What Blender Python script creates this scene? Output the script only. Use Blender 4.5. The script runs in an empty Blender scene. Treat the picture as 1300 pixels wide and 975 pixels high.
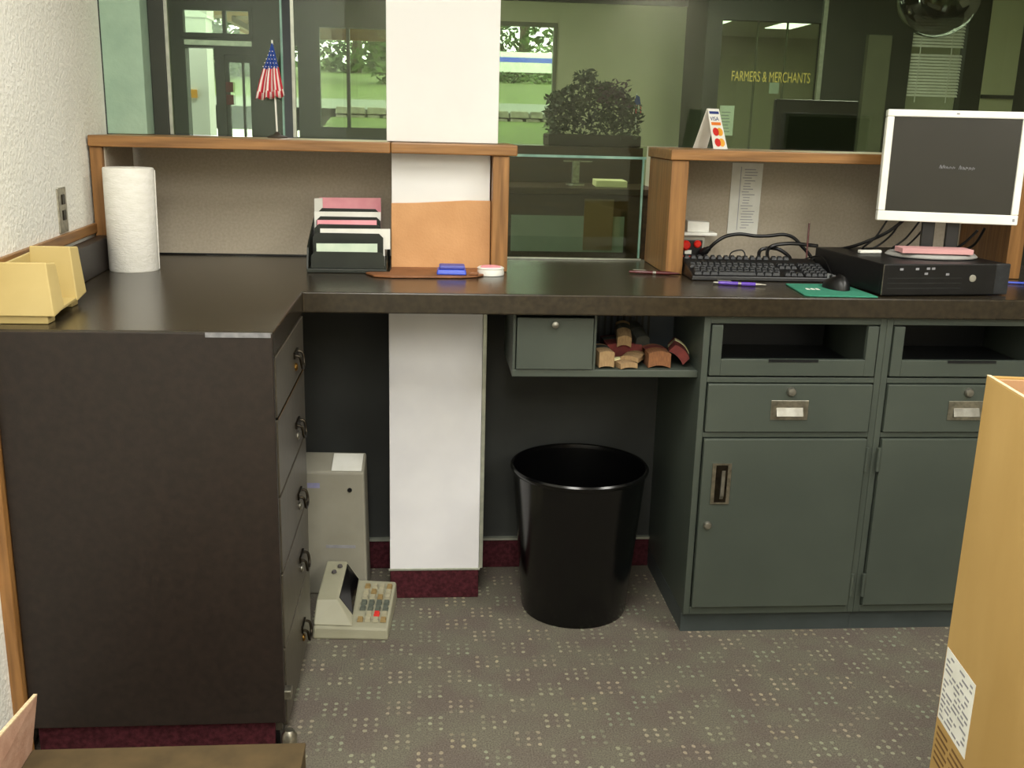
import bpy, bmesh, math, random
from mathutils import Vector, Matrix
random.seed(7)
scn = bpy.context.scene
COL = scn.collection
PI = math.pi

# ------------------------------------------------------------------ camera
cam_d = bpy.data.cameras.new('camera'); cam = bpy.data.objects.new('camera', cam_d); COL.objects.link(cam)
cam_d.sensor_width = 36.0; cam_d.lens = 36.0 * 1279.2 / 1300.0; cam_d.clip_start = 0.05; cam_d.clip_end = 300
_a, _b, _r = math.radians(5.0275), math.radians(14.402), math.radians(1.5019)
_fw = Vector((math.sin(_a)*math.cos(_b), math.cos(_a)*math.cos(_b), -math.sin(_b)))
_rt = Vector((math.cos(_a), -math.sin(_a), 0)); _up = _rt.cross(_fw)
_R = math.cos(_r)*_rt + math.sin(_r)*_up; _U = -math.sin(_r)*_rt + math.cos(_r)*_up
cam.matrix_world = Matrix(((_R.x, _U.x, -_fw.x, 0), (_R.y, _U.y, -_fw.y, -2.6158), (_R.z, _U.z, -_fw.z, 1.4274), (0, 0, 0, 1)))
scn.camera = cam

# ------------------------------------------------------------------ world, lights, exposure
w = bpy.data.worlds.new('overcast_sky'); scn.world = w; w.use_nodes = True
bg = w.node_tree.nodes['Background']; bg.inputs[0].default_value = (0.95, 0.98, 1.0, 1); bg.inputs[1].default_value = 7.0
def area(name, loc, rot, sx, sy, power, col):
    d = bpy.data.lights.new(name, 'AREA'); d.shape = 'RECTANGLE'; d.size = sx; d.size_y = sy; d.energy = power; d.color = col
    o = bpy.data.objects.new(name, d); COL.objects.link(o); o.location = loc; o.rotation_euler = rot; return o
DAY = (0.90, 0.96, 1.0); FLUO = (1.0, 0.975, 0.915)
TROFF = [(-0.05, -1.2), (1.9, -1.2), (-0.05, -2.9), (1.9, -2.9), (-0.05, -4.2), (1.9, -4.2)]
for _i, (_x, _y) in enumerate(TROFF):
    area('troffer_light', (_x, _y, 2.575), (0, 0, 0), 0.56, 1.16, 27, FLUO)
LOBT = [(-0.4, 3.0), (2.4, 2.9)]
for (_x, _y) in LOBT:
    area('troffer_light', (_x, _y, 2.575), (0, 0, 0), 0.56, 1.16, 40, FLUO)
OFFT = [(2.73, 7.0), (3.5, 7.3)]
for (_x, _y) in OFFT:
    area('troffer_light', (_x, _y, 2.425), (0, 0, 0), 0.26, 1.0, 9, FLUO)
scn.view_settings.view_transform = 'Standard'; scn.view_settings.look = 'None'
scn.view_settings.gamma = 1.0; scn.view_settings.use_curve_mapping = False
scn.view_settings.exposure = 0.22

# ------------------------------------------------------------------ materials
def lin(c):
    c = c / 255.0
    return c / 12.92 if c <= 0.04045 else ((c + 0.055) / 1.055) ** 2.4
def rgb(r, g, b): return (lin(r), lin(g), lin(b), 1.0)
MATS = {}
def M(name, c1, c2=None, scale=8.0, stretch=(1, 1, 1), rough=0.5, metal=0.0, bump=0.0, bscale=None, spec=0.5, detail=4.0, emit=0.0, coat=0.0, ramp=(0.35, 0.65)):
    m = bpy.data.materials.new(name); m.use_nodes = True; nt = m.node_tree; N = nt.nodes; L = nt.links
    p = N['Principled BSDF']
    p.inputs['Roughness'].default_value = rough; p.inputs['Metallic'].default_value = metal
    p.inputs['Specular IOR Level'].default_value = spec
    if coat: p.inputs['Coat Weight'].default_value = coat; p.inputs['Coat Roughness'].default_value = 0.08
    tc = N.new('ShaderNodeTexCoord'); mp = N.new('ShaderNodeMapping'); mp.inputs['Scale'].default_value = stretch
    L.new(tc.outputs['Object'], mp.inputs['Vector'])
    nz = N.new('ShaderNodeTexNoise'); nz.inputs['Scale'].default_value = scale; nz.inputs['Detail'].default_value = detail
    L.new(mp.outputs['Vector'], nz.inputs['Vector'])
    rp = N.new('ShaderNodeValToRGB'); rp.color_ramp.elements[0].position = ramp[0]; rp.color_ramp.elements[1].position = ramp[1]
    if c2 is None: c2 = tuple(min(1, x * 1.06) for x in c1[:3]) + (1,); c1 = tuple(x * 0.95 for x in c1[:3]) + (1,)
    rp.color_ramp.elements[0].color = c1; rp.color_ramp.elements[1].color = c2
    L.new(nz.outputs['Fac'], rp.inputs['Fac']); L.new(rp.outputs['Color'], p.inputs['Base Color'])
    if emit:
        L.new(rp.outputs['Color'], p.inputs['Emission Color']); p.inputs['Emission Strength'].default_value = emit
    if bump:
        n2 = N.new('ShaderNodeTexNoise'); n2.inputs['Scale'].default_value = bscale or scale * 4; n2.inputs['Detail'].default_value = 3
        L.new(mp.outputs['Vector'], n2.inputs['Vector'])
        b = N.new('ShaderNodeBump'); b.inputs['Strength'].default_value = bump; b.inputs['Distance'].default_value = 0.01
        L.new(n2.outputs['Fac'], b.inputs['Height']); L.new(b.outputs['Normal'], p.inputs['Normal'])
    MATS[name] = m; return m
def glass_mat(name, tint, refl=0.05, rough=0.0, gcol=(1, 1, 1, 1)):
    m = bpy.data.materials.new(name); m.use_nodes = True; nt = m.node_tree; N = nt.nodes; L = nt.links
    for n in list(N): N.remove(n)
    out = N.new('ShaderNodeOutputMaterial'); mix = N.new('ShaderNodeMixShader'); t = N.new('ShaderNodeBsdfTransparent'); g = N.new('ShaderNodeBsdfGlossy')
    nz = N.new('ShaderNodeTexNoise'); nz.inputs['Scale'].default_value = 0.8; mr = N.new('ShaderNodeMapRange')
    mr.inputs['To Min'].default_value = refl * 0.8; mr.inputs['To Max'].default_value = refl * 1.2
    L.new(nz.outputs['Fac'], mr.inputs['Value']); L.new(mr.outputs['Result'], mix.inputs['Fac'])
    t.inputs['Color'].default_value = tint; g.inputs['Roughness'].default_value = rough; g.inputs['Color'].default_value = gcol
    L.new(t.outputs[0], mix.inputs[1]); L.new(g.outputs[0], mix.inputs[2]); L.new(mix.outputs[0], out.inputs[0])
    MATS[name] = m; return m
def oak_mat(name, axis):
    st = [14, 14, 14]; st[axis] = 0.9
    return M(name, rgb(120, 83, 44), rgb(165, 119, 68), scale=5, stretch=tuple(st), rough=0.42, bump=0.08, bscale=9, detail=5, ramp=(0.3, 0.72))
oak_x = oak_mat('oak_grain_x', 0); oak_y = oak_mat('oak_grain_y', 1); oak_z = oak_mat('oak_grain_z', 2)
stucco = M('white_textured_plaster', rgb(238, 237, 226), rgb(244, 243, 234), scale=3, rough=0.9, bump=0.42, bscale=100, spec=0.2)
white_paint = M('white_paint', rgb(233, 232, 226), rgb(240, 239, 234), scale=2, rough=0.65, spec=0.3)
white_panel = M('white_laminate_panel', rgb(226, 225, 222), rgb(236, 235, 231), scale=2, rough=0.5, spec=0.35)
laminate = M('dark_brown_leather_laminate', rgb(33, 27, 23), rgb(43, 34, 29), scale=60, rough=0.42, bump=0.05, bscale=260, spec=0.4, detail=8, ramp=(0.35, 0.7))
laminate_top = M('dark_brown_worktop_laminate', rgb(41, 35, 26), rgb(52, 45, 33), scale=60, rough=0.25, bump=0.03, bscale=200, spec=0.55, detail=6)
drawer_mat = M('grey_brown_drawer_laminate', rgb(62, 57, 47), rgb(76, 70, 58), scale=20, stretch=(1, 4, 1), rough=0.4)
steel_green = M('grey_green_painted_steel', rgb(65, 72, 65), rgb(72, 79, 71), scale=3, rough=0.42, spec=0.45, bump=0.02, bscale=300)
steel_dark = M('dark_slot_steel', rgb(16, 18, 19), rgb(26, 28, 30), scale=4, rough=0.35)
dark_panel = M('charcoal_kneehole_panel', rgb(50, 52, 51), rgb(57, 59, 57), scale=6, rough=0.6, spec=0.3)
fabric = M('taupe_fabric_panel', rgb(176, 166, 148), rgb(186, 176, 158), scale=120, rough=0.9, spec=0.15, bump=0.1, bscale=500)
maroon = M('maroon_carpet_base', rgb(58, 28, 32), rgb(84, 40, 47), scale=90, rough=0.95, spec=0.1, bump=0.3, bscale=400)
black_plastic = M('black_plastic', rgb(14, 14, 15), rgb(20, 20, 21), scale=30, rough=0.38)
black_gloss = M('glossy_black_plastic', rgb(6, 6, 7), rgb(9, 9, 9), scale=10, rough=0.2, spec=0.5)
dark_key = M('charcoal_key_plastic', rgb(34, 36, 38), rgb(44, 46, 48), scale=60, rough=0.5)
sorter_plastic = M('dark_green_black_plastic', rgb(26, 31, 25), rgb(34, 40, 32), scale=12, rough=0.45)
chrome = M('brushed_chrome', rgb(140, 138, 128), rgb(165, 163, 153), scale=40, rough=0.48, metal=1.0)
nickel = M('worn_nickel', rgb(150, 148, 136), rgb(190, 186, 172), scale=60, rough=0.38, metal=1.0)
brass = M('aged_brass', rgb(120, 88, 40), rgb(176, 136, 70), scale=50, rough=0.35, metal=1.0)
dark_metal = M('dark_bronze_pull', rgb(40, 36, 30), rgb(62, 56, 46), scale=50, rough=0.35, metal=0.9)
alu = M('pale_aluminium', rgb(168, 172, 160), rgb(188, 192, 178), scale=30, rough=0.4, metal=0.6)
beige_plastic = M('shade_toned_beige_plastic', rgb(146, 144, 122), rgb(155, 153, 131), scale=8, rough=0.5)  # toned down to hold the dim light under the counter
grey_plastic = M('shade_toned_grey_plastic', rgb(140, 137, 123), rgb(150, 147, 133), scale=8, rough=0.5)  # under-counter shade mixed into the grey base colour
yellow_plastic = M('pale_yellow_plastic', rgb(190, 168, 108), rgb(199, 178, 119), scale=6, rough=0.45)
pink_paper = M('pink_paper', rgb(238, 158, 170), rgb(246, 172, 182), scale=20, rough=0.8)
white_paper = M('white_paper', rgb(228, 228, 218), rgb(238, 238, 230), scale=20, rough=0.85)
green_paper = M('pale_green_paper', rgb(196, 214, 192), rgb(212, 226, 204), scale=20, rough=0.85)
cream_paper = M('cream_paper', rgb(246, 242, 186), rgb(250, 246, 196), scale=20, rough=0.85)
grey_ink = M('grey_ink', rgb(130, 130, 134), rgb(150, 150, 154), scale=30, rough=0.9)
faint_ink = M('faint_grey_ink', rgb(168, 168, 172), rgb(182, 182, 186), scale=30, rough=0.9)
dark_ink = M('dark_ink', rgb(70, 66, 66), rgb(84, 80, 78), scale=30, rough=0.9)
paper_towel = M('white_paper_towel', rgb(232, 230, 220), rgb(240, 238, 230), scale=30, stretch=(1, 1, 3), rough=0.95, spec=0.1, bump=0.25, bscale=90)
tan_leather = M('tan_leather', rgb(196, 144, 92), rgb(208, 156, 104), scale=9, rough=0.55, bump=0.1, bscale=150, detail=6)
brown_leather = M('brown_leather_flap', rgb(120, 76, 44), rgb(148, 96, 58), scale=14, rough=0.5, bump=0.1, bscale=150)
blue_plastic = M('blue_plastic', rgb(46, 72, 190), rgb(58, 86, 208), scale=10, rough=0.35)
blue_grey_plastic = M('dusty_blue_plastic', rgb(78, 84, 168), rgb(90, 96, 178), scale=10, rough=0.5)
white_plastic = M('white_plastic', rgb(234, 234, 224), rgb(242, 242, 234), scale=10, rough=0.35)
red_plastic = M('red_plastic', rgb(204, 34, 24), rgb(222, 48, 34), scale=10, rough=0.3)
purple_plastic = M('purple_plastic', rgb(84, 54, 160), rgb(104, 72, 184), scale=10, rough=0.25)
maroon_plastic = M('maroon_plastic', rgb(70, 24, 26), rgb(90, 32, 34), scale=10, rough=0.25)
teal_foam = M('teal_mouse_mat', rgb(44, 124, 98), rgb(54, 136, 110), scale=80, rough=0.85)
screen_mat = M('dark_lcd_screen', rgb(44, 43, 36), rgb(50, 48, 41), scale=3, rough=0.35, spec=0.3)
cardboard = M('brown_cardboard', rgb(172, 140, 84), rgb(184, 152, 95), scale=5, stretch=(1, 1, 0.4), rough=0.85, spec=0.15, bump=0.05, bscale=60)
cardboard_in = M('cardboard_inner', rgb(176, 136, 100), rgb(190, 150, 112), scale=5, rough=0.9, spec=0.1)
cardboard_dim = M('dim_lit_cardboard', rgb(74, 62, 42), rgb(88, 73, 49), scale=16, rough=0.8, spec=0.2)  # same cardboard, with dim light put into its colour
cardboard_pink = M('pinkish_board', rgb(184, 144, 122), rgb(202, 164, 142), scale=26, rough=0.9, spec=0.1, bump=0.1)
board_edge = M('corrugated_edge', rgb(206, 180, 140), rgb(228, 206, 168), scale=140, rough=0.95)
brown_ink = M('brown_print', rgb(104, 74, 34), rgb(120, 88, 44), scale=30, rough=0.9)
ceil_mat = M('ceiling_tile', rgb(222, 220, 210), rgb(232, 230, 222), scale=60, rough=0.95, bump=0.2, bscale=120)
plain_wall = M('cream_wall_paint', rgb(206, 200, 180), rgb(214, 208, 190), scale=3, rough=0.8)
teal_paint = M('teal_painted_jamb', rgb(150, 178, 156), rgb(164, 192, 168), scale=10, rough=0.6, bump=0.1, bscale=80)
bronze = M('dark_bronze_frame', rgb(42, 46, 38), rgb(50, 54, 44), scale=6, rough=0.5)
olive_frame = M('olive_grey_frame', rgb(96, 98, 78), rgb(108, 110, 88), scale=6, rough=0.6)
beige_wall = M('beige_lobby_wall', rgb(178, 178, 146), rgb(186, 186, 154), scale=3, rough=0.85)
wood_dark = M('dark_walnut', rgb(52, 36, 24), rgb(74, 52, 34), scale=5, stretch=(1, 8, 8), rough=0.4)
wood_brown = M('brown_soffit_wood', rgb(110, 84, 48), rgb(132, 102, 60), scale=5, stretch=(1, 8, 8), rough=0.7)
gold = M('gold_leaf_letters', rgb(226, 206, 104), rgb(236, 216, 116), scale=20, rough=0.5, metal=0.2)
grass = M('lawn_grass', rgb(62, 74, 22), rgb(80, 94, 32), scale=5, rough=0.95, bump=0.4, bscale=60)
asphalt = M('grey_road', rgb(92, 94, 86), rgb(106, 108, 99), scale=8, rough=0.95)
concrete = M('pale_concrete', rgb(206, 204, 196), rgb(220, 218, 210), scale=6, rough=0.9)
stone = M('pale_fieldstone', rgb(98, 94, 80), rgb(136, 130, 114), scale=30, rough=0.95, bump=0.4)
bark = M('grey_bark', rgb(74, 64, 50), rgb(98, 86, 68), scale=12, stretch=(1, 1, 0.2), rough=0.95, bump=0.5)
leaf = M('green_leaves', rgb(38, 60, 20), rgb(86, 112, 46), scale=1.2, rough=0.8)
leaf_dark = M('dark_plant_leaves', rgb(22, 32, 16), rgb(52, 62, 26), scale=9, rough=0.6)
leaf_purple = M('purple_plant_flowers', rgb(54, 28, 44), rgb(82, 48, 66), scale=20, rough=0.7)
terra = M('dark_planter', rgb(46, 40, 30), rgb(58, 50, 38), scale=10, rough=0.7)
flag_red = M('flag_red', rgb(186, 40, 56), rgb(202, 54, 68), scale=20, rough=0.8)
flag_white = M('flag_white', rgb(226, 214, 208), rgb(238, 228, 222), scale=20, rough=0.8)
flag_blue = M('flag_blue', rgb(30, 62, 140), rgb(42, 78, 158), scale=20, rough=0.8)
orange_print = M('orange_print', rgb(226, 120, 30), rgb(238, 140, 48), scale=20, rough=0.6)
navy_print = M('navy_print', rgb(30, 46, 110), rgb(40, 58, 128), scale=20, rough=0.6)
yellow_print = M('amber_print', rgb(226, 158, 44), rgb(236, 172, 60), scale=20, rough=0.6)
red_print = M('red_print', rgb(200, 36, 30), rgb(214, 50, 40), scale=20, rough=0.6)
blue_streak = M('blue_pen_smudge', rgb(134, 134, 170), rgb(150, 150, 180), scale=40, rough=0.6)
tan_bundle = M('tan_paper_bundle', rgb(140, 114, 80), rgb(160, 132, 94), scale=60, stretch=(6, 1, 1), rough=0.85)
orange_bundle = M('orange_paper_bundle', rgb(112, 72, 44), rgb(138, 92, 56), scale=60, stretch=(8, 1, 1), rough=0.85)
red_bundle = M('red_paper_bundle', rgb(92, 34, 30), rgb(116, 46, 40), scale=30, rough=0.8)
dark_bundle = M('dark_paper_bundle', rgb(40, 44, 40), rgb(60, 60, 52), scale=30, rough=0.8)
troffer_glow = M('troffer_diffuser', rgb(250, 246, 230), rgb(252, 250, 238), scale=4, rough=0.6, emit=1.6)
glass_main = glass_mat('green_tinted_glass', (0.66, 0.73, 0.60, 1), 0.028)
glass_clear = glass_mat('clear_glass', (0.84, 0.88, 0.82, 1), 0.04)
glass_smoke = glass_mat('smoked_dome_glass', (0.42, 0.44, 0.42, 1), 0.22, 0.04)
glass_edge = M('teal_glass_edge', rgb(110, 150, 136), rgb(136, 174, 158), scale=20, rough=0.2)
mesh_blue = M('blue_grey_slotted_back', rgb(58, 66, 76), rgb(72, 80, 90), scale=10, rough=0.5)

def carpet_mat():
    m = bpy.data.materials.new('dotted_grey_carpet'); m.use_nodes = True; nt = m.node_tree; N = nt.nodes; L = nt.links
    p = N['Principled BSDF']; p.inputs['Roughness'].default_value = 0.95; p.inputs['Specular IOR Level'].default_value = 0.1
    tc = N.new('ShaderNodeTexCoord'); sep = N.new('ShaderNodeSeparateXYZ')
    wob = N.new('ShaderNodeTexNoise'); wob.inputs['Scale'].default_value = 40
    add = N.new('ShaderNodeMixRGB'); add.blend_type = 'ADD'; add.inputs[0].default_value = 0.009
    L.new(tc.outputs['Object'], wob.inputs['Vector']); L.new(tc.outputs['Object'], add.inputs[1]); L.new(wob.outputs['Color'], add.inputs[2])
    L.new(add.outputs[0], sep.inputs[0])
    def mt(op, a, b=None):
        n = N.new('ShaderNodeMath'); n.operation = op
        for i, v in enumerate((a, b)):
            if v is None: continue
            if isinstance(v, (int, float)): n.inputs[i].default_value = v
            else: L.new(v, n.inputs[i])
        return n.outputs[0]
    g = 0.0262
    u = mt('DIVIDE', sep.outputs[0], g); v = mt('DIVIDE', sep.outputs[1], g * 0.92)
    fu = mt('SUBTRACT', mt('FRACT', u), 0.5); fv = mt('SUBTRACT', mt('FRACT', v), 0.5)
    d = mt('ADD', mt('POWER', mt('MULTIPLY', fu, 1.3), 2.0), mt('POWER', fv, 2.0))
    dot = mt('LESS_THAN', d, 0.062)
    bu = mt('FLOOR', mt('DIVIDE', u, 3.0)); bv = mt('FLOOR', mt('DIVIDE', v, 3.0))
    chk = mt('LESS_THAN', mt('ABSOLUTE', mt('SUBTRACT', mt('ABSOLUTE', mt('MODULO', mt('ADD', bu, bv), 2.0)), 1.0)), 0.5)
    wn = N.new('ShaderNodeTexWhiteNoise'); cmb = N.new('ShaderNodeCombineXYZ'); L.new(bu, cmb.inputs[0]); L.new(bv, cmb.inputs[1]); L.new(cmb.outputs[0], wn.inputs['Vector'])
    dc = N.new('ShaderNodeValToRGB'); e = dc.color_ramp.elements
    e[0].color = rgb(150, 168, 142); e[1].color = rgb(196, 186, 150); x = e.new(0.4); x.color = rgb(178, 180, 150); x = e.new(0.8); x.color = rgb(190, 176, 152)
    L.new(wn.outputs['Value'], dc.inputs[0])
    wn2 = N.new('ShaderNodeTexWhiteNoise'); c2 = N.new('ShaderNodeCombineXYZ'); L.new(mt('FLOOR', u), c2.inputs[0]); L.new(mt('FLOOR', v), c2.inputs[1]); L.new(c2.outputs[0], wn2.inputs['Vector'])
    br = mt('ADD', mt('MULTIPLY', wn2.outputs['Value'], 0.50), 0.08)
    n1 = N.new('ShaderNodeTexNoise'); n1.inputs['Scale'].default_value = 9; n1.inputs['Detail'].default_value = 5; L.new(tc.outputs['Object'], n1.inputs['Vector'])
    r1 = N.new('ShaderNodeValToRGB'); r1.color_ramp.elements[0].color = rgb(103, 95, 87); r1.color_ramp.elements[1].color = rgb(107, 103, 91); r1.color_ramp.elements[0].position = .38; r1.color_ramp.elements[1].position = .6
    L.new(n1.outputs['Fac'], r1.inputs[0])
    n2 = N.new('ShaderNodeTexNoise'); n2.inputs['Scale'].default_value = 260; n2.inputs['Detail'].default_value = 3; L.new(tc.outputs['Object'], n2.inputs['Vector'])
    mul = N.new('ShaderNodeMixRGB'); mul.blend_type = 'OVERLAY'; mul.inputs[0].default_value = 0.8; L.new(r1.outputs[0], mul.inputs[1]); L.new(n2.outputs['Fac'], mul.inputs[2])
    mx = N.new('ShaderNodeMixRGB'); L.new(mt('MULTIPLY', mt('MULTIPLY', dot, chk), br), mx.inputs[0]); L.new(mul.outputs[0], mx.inputs[1]); L.new(dc.outputs[0], mx.inputs[2])
    L.new(mx.outputs[0], p.inputs['Base Color'])
    b = N.new('ShaderNodeBump'); b.inputs['Strength'].default_value = 0.5; b.inputs['Distance'].default_value = 0.006; L.new(n2.outputs['Fac'], b.inputs['Height']); L.new(b.outputs['Normal'], p.inputs['Normal'])
    return m
carpet = carpet_mat()

# ------------------------------------------------------------------ mesh helpers
class MB:
    def __init__(self, mat=None): self.v = []; self.f = []; self.mi = []; self.M = mat or Matrix.Identity(4); self.cur = 0
    def add(self, vs, fs):
        o = len(self.v); self.v += [self.M @ Vector(p) for p in vs]
        for f in fs: self.f.append([i + o for i in f]); self.mi.append(self.cur)
        return self
    def box(self, x0, x1, y0, y1, z0, z1):
        return self.hexa([(x0, y0, z0), (x1, y0, z0), (x1, y1, z0), (x0, y1, z0), (x0, y0, z1), (x1, y0, z1), (x1, y1, z1), (x0, y1, z1)])
    def hexa(self, p):
        return self.add(p, [(0, 3, 2, 1), (4, 5, 6, 7), (0, 1, 5, 4), (1, 2, 6, 5), (2, 3, 7, 6), (3, 0, 4, 7)])
    def prism(self, poly, d):           # polygon (3-D points) swept by the vector d
        n = len(poly); d = Vector(d); a = [Vector(p) for p in poly]; b = [p + d for p in a]
        return self.add(a + b, [tuple(range(n - 1, -1, -1)), tuple(range(n, 2 * n))] + [(i, (i + 1) % n, n + (i + 1) % n, n + i) for i in range(n)])
    def lathe(self, prof, c=(0, 0, 0), n=32, axis='z', cap0=True, cap1=True):
        vs = []; fs = []
        for (r, h) in prof:
            for k in range(n):
                t = 2 * PI * k / n; a, b = r * math.cos(t), r * math.sin(t)
                q = {'z': (a, b, h), 'y': (a, h, b), 'x': (h, a, b)}[axis]
                vs.append((c[0] + q[0], c[1] + q[1], c[2] + q[2]))
        for i in range(len(prof) - 1):
            for k in range(n): fs.append((i * n + k, i * n + (k + 1) % n, (i + 1) * n + (k + 1) % n, (i + 1) * n + k))
        if cap0: fs.append(tuple(range(n - 1, -1, -1)))
        if cap1: fs.append(tuple(range((len(prof) - 1) * n, len(prof) * n)))
        return self.add(vs, fs)
    def tube(self, pts, r, n=8, smooth=6):
        P = [Vector(p) for p in pts]
        if smooth and len(P) > 2:
            Q = []
            for i in range(len(P) - 1):
                p0 = P[max(i - 1, 0)]; p1 = P[i]; p2 = P[i + 1]; p3 = P[min(i + 2, len(P) - 1)]
                for s in range(smooth):
                    t = s / smooth
                    Q.append(0.5 * ((2 * p1) + (p2 - p0) * t + (2 * p0 - 5 * p1 + 4 * p2 - p3) * t * t + (3 * p1 - p0 - 3 * p2 + p3) * t ** 3))
            P = Q + [P[-1]]
        vs = []; fs = []; up = None
        for i, p in enumerate(P):
            t = (P[min(i + 1, len(P) - 1)] - P[max(i - 1, 0)]).normalized()
            if up is None: up = Vector((0, 0, 1)) if abs(t.z) < 0.9 else Vector((1, 0, 0))
            s = t.cross(up).normalized(); up = s.cross(t).normalized()
            rr = r[min(i * len(r) // len(P), len(r) - 1)] if isinstance(r, (list, tuple)) else r
            for k in range(n):
                a = 2 * PI * k / n; vs.append(p + (s * math.cos(a) + up * math.sin(a)) * rr)
        m = len(P)
        for i in range(m - 1):
            for k in range(n): fs.append((i * n + k, i * n + (k + 1) % n, (i + 1) * n + (k + 1) % n, (i + 1) * n + k))
        fs += [tuple(range(n - 1, -1, -1)), tuple(range((m - 1) * n, m * n))]
        return self.add(vs, fs)
    def build(self, name, mats, parent=None, bevel=0.0, smooth=False, seg=2, recalc=True):
        if not isinstance(mats, (list, tuple)): mats = [mats]
        if parent is not None:
            root = parent
            while root.parent: root = root.parent
            off = Vector(root.location)
        else:
            xs = [p.x for p in self.v]; ys = [p.y for p in self.v]; zs = [p.z for p in self.v]
            off = Vector(((min(xs) + max(xs)) / 2, (min(ys) + max(ys)) / 2, min(zs)))
        me = bpy.data.meshes.new(name); me.from_pydata([p - off for p in self.v], [], self.f)
        for m in mats: me.materials.append(m)
        for i, pl in enumerate(me.polygons): pl.material_index = self.mi[i]; pl.use_smooth = smooth
        if recalc:
            bm = bmesh.new(); bm.from_mesh(me); bmesh.ops.recalc_face_normals(bm, faces=bm.faces); bm.to_mesh(me); bm.free()
        o = bpy.data.objects.new(name, me); COL.objects.link(o)
        if parent is None: o.location = off
        else: o.parent = parent
        if bevel:
            b = o.modifiers.new('bevel', 'BEVEL'); b.width = bevel; b.segments = seg; b.limit_method = 'ANGLE'; b.angle_limit = math.radians(40)
        if smooth:
            e = o.modifiers.new('edges', 'EDGE_SPLIT'); e.split_angle = math.radians(38)
        return o
def tag(o, label, cat=None, group=None):
    o['label'] = label
    if cat: o['category'] = cat
    if group: o['group'] = group
    return o
def thing(name, label, cat, loc, group=None):
    o = bpy.data.objects.new(name, None); COL.objects.link(o); o.location = loc; o.empty_display_size = 0.1
    return tag(o, label, cat, group)
def struct(o, label=None, cat=None):
    o['kind'] = 'structure'
    if label: o['label'] = label
    if cat: o['category'] = cat
    return o
def bx(x0, x1, y0, y1, z0, z1): return MB().box(x0, x1, y0, y1, z0, z1)
def rot_at(loc, deg): return Matrix.Translation(Vector(loc)) @ Matrix.Rotation(math.radians(deg), 4, 'Z')
def grid_wall(mb, x0, x1, z0, z1, y0, y1, holes):
    xs = sorted({x0, x1} | {h[0] for h in holes} | {h[1] for h in holes}); zs = sorted({z0, z1} | {h[2] for h in holes} | {h[3] for h in holes})
    xs = [x for x in xs if x0 <= x <= x1]; zs = [z for z in zs if z0 <= z <= z1]
    for i in range(len(xs) - 1):
        for j in range(len(zs) - 1):
            cx = (xs[i] + xs[i + 1]) / 2; cz = (zs[j] + zs[j + 1]) / 2
            if any(h[0] < cx < h[1] and h[2] < cz < h[3] for h in holes): continue
            mb.box(xs[i], xs[i + 1], y0, y1, zs[j], zs[j + 1])
    return mb
def text_mesh(s, size, name, mat, parent, loc, rot, extrude=0.001):
    cu = bpy.data.curves.new(name, 'FONT'); cu.body = s; cu.size = size; cu.extrude = extrude
    t = bpy.data.objects.new(name, cu); COL.objects.link(t); bpy.context.view_layer.update()
    me = bpy.data.meshes.new_from_object(t.evaluated_get(bpy.context.evaluated_depsgraph_get()))
    bpy.data.objects.remove(t); bpy.data.curves.remove(cu)
    me.materials.clear(); me.materials.append(mat)
    o = bpy.data.objects.new(name, me); COL.objects.link(o)
    if parent is not None:
        root = parent
        while root.parent: root = root.parent
        o.parent = parent; o.location = Vector(loc) - Vector(root.location)
    else: o.location = loc
    o.rotation_euler = rot; return o

# ================================================================== STRUCTURE
CT = 1.0                                                    # worktop height
struct(bx(-3.2, 5.2, -4.9, 9.2, -0.1, 0.0).build('floor', carpet), 'grey carpet with staggered blocks of pale dots')
bpy.data.objects['floor'].location.z = -0.1
struct(bx(-2.6, 5.2, -4.9, 0.74, 2.6, 2.7).build('ceiling', ceil_mat))
# left wall (runs very slightly off square), ends at the teal jamb
def wallx(y): return -0.905 - 0.05 * (y + 0.55) / 0.935
MB().hexa([(wallx(-4.8) - .15, -4.8, 0), (wallx(-4.8), -4.8, 0), (wallx(.62), .62, 0), (wallx(.62) - .15, .62, 0),
           (wallx(-4.8) - .15, -4.8, 2.6), (wallx(-4.8), -4.8, 2.6), (wallx(.62), .62, 2.6), (wallx(.62) - .15, .62, 2.6)]).build('wall_left', stucco)
struct(bpy.data.objects['wall_left'], 'white rough plastered wall left of the counter')
wb = grid_wall(MB(), -2.6, 5.2, 0, 2.6, -4.9, -4.8, [])
struct(wb.build('wall_back', plain_wall))
struct(bx(5.0, 5.2, -4.8, 9.2, 0, 2.6).build('wall_right', plain_wall))
# kneehole back wall and base
struct(bx(-0.96, 5.0, 0.487, 0.74, 0.0, 0.945).build('wall_counter', dark_panel), 'charcoal panel behind the knee space under the counter')
bb = bx(-0.317, 0.746, 0.475, 0.487, 0.0, 0.098)
struct(bb.build('baseboard_back', maroon, bevel=0.003), 'maroon carpet baseboard in the knee space')
struct(bx(-0.317, 0.746, 0.470, 0.487, 0.0985, 0.106).build('trim_1', alu))
# pillar
pil = MB(); pil.box(-0.105, 0.188, 0.45, 0.80, 1.0005, 1.339); pil.box(-0.119, 0.209, 0.45, 0.80, 1.3725, 2.6)
p = struct(pil.build('wall_pillar', white_panel, bevel=0.002), 'white boxed pillar rising through counter and shelf')
lp_ = bx(-0.108, 0.164, 0.257, 0.4865, 0.098, 0.9445).build('pillar_cladding', M('pale_grey_laminate', rgb(226, 226, 230), rgb(232, 232, 235), rough=.45), p, bevel=.002)

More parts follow.
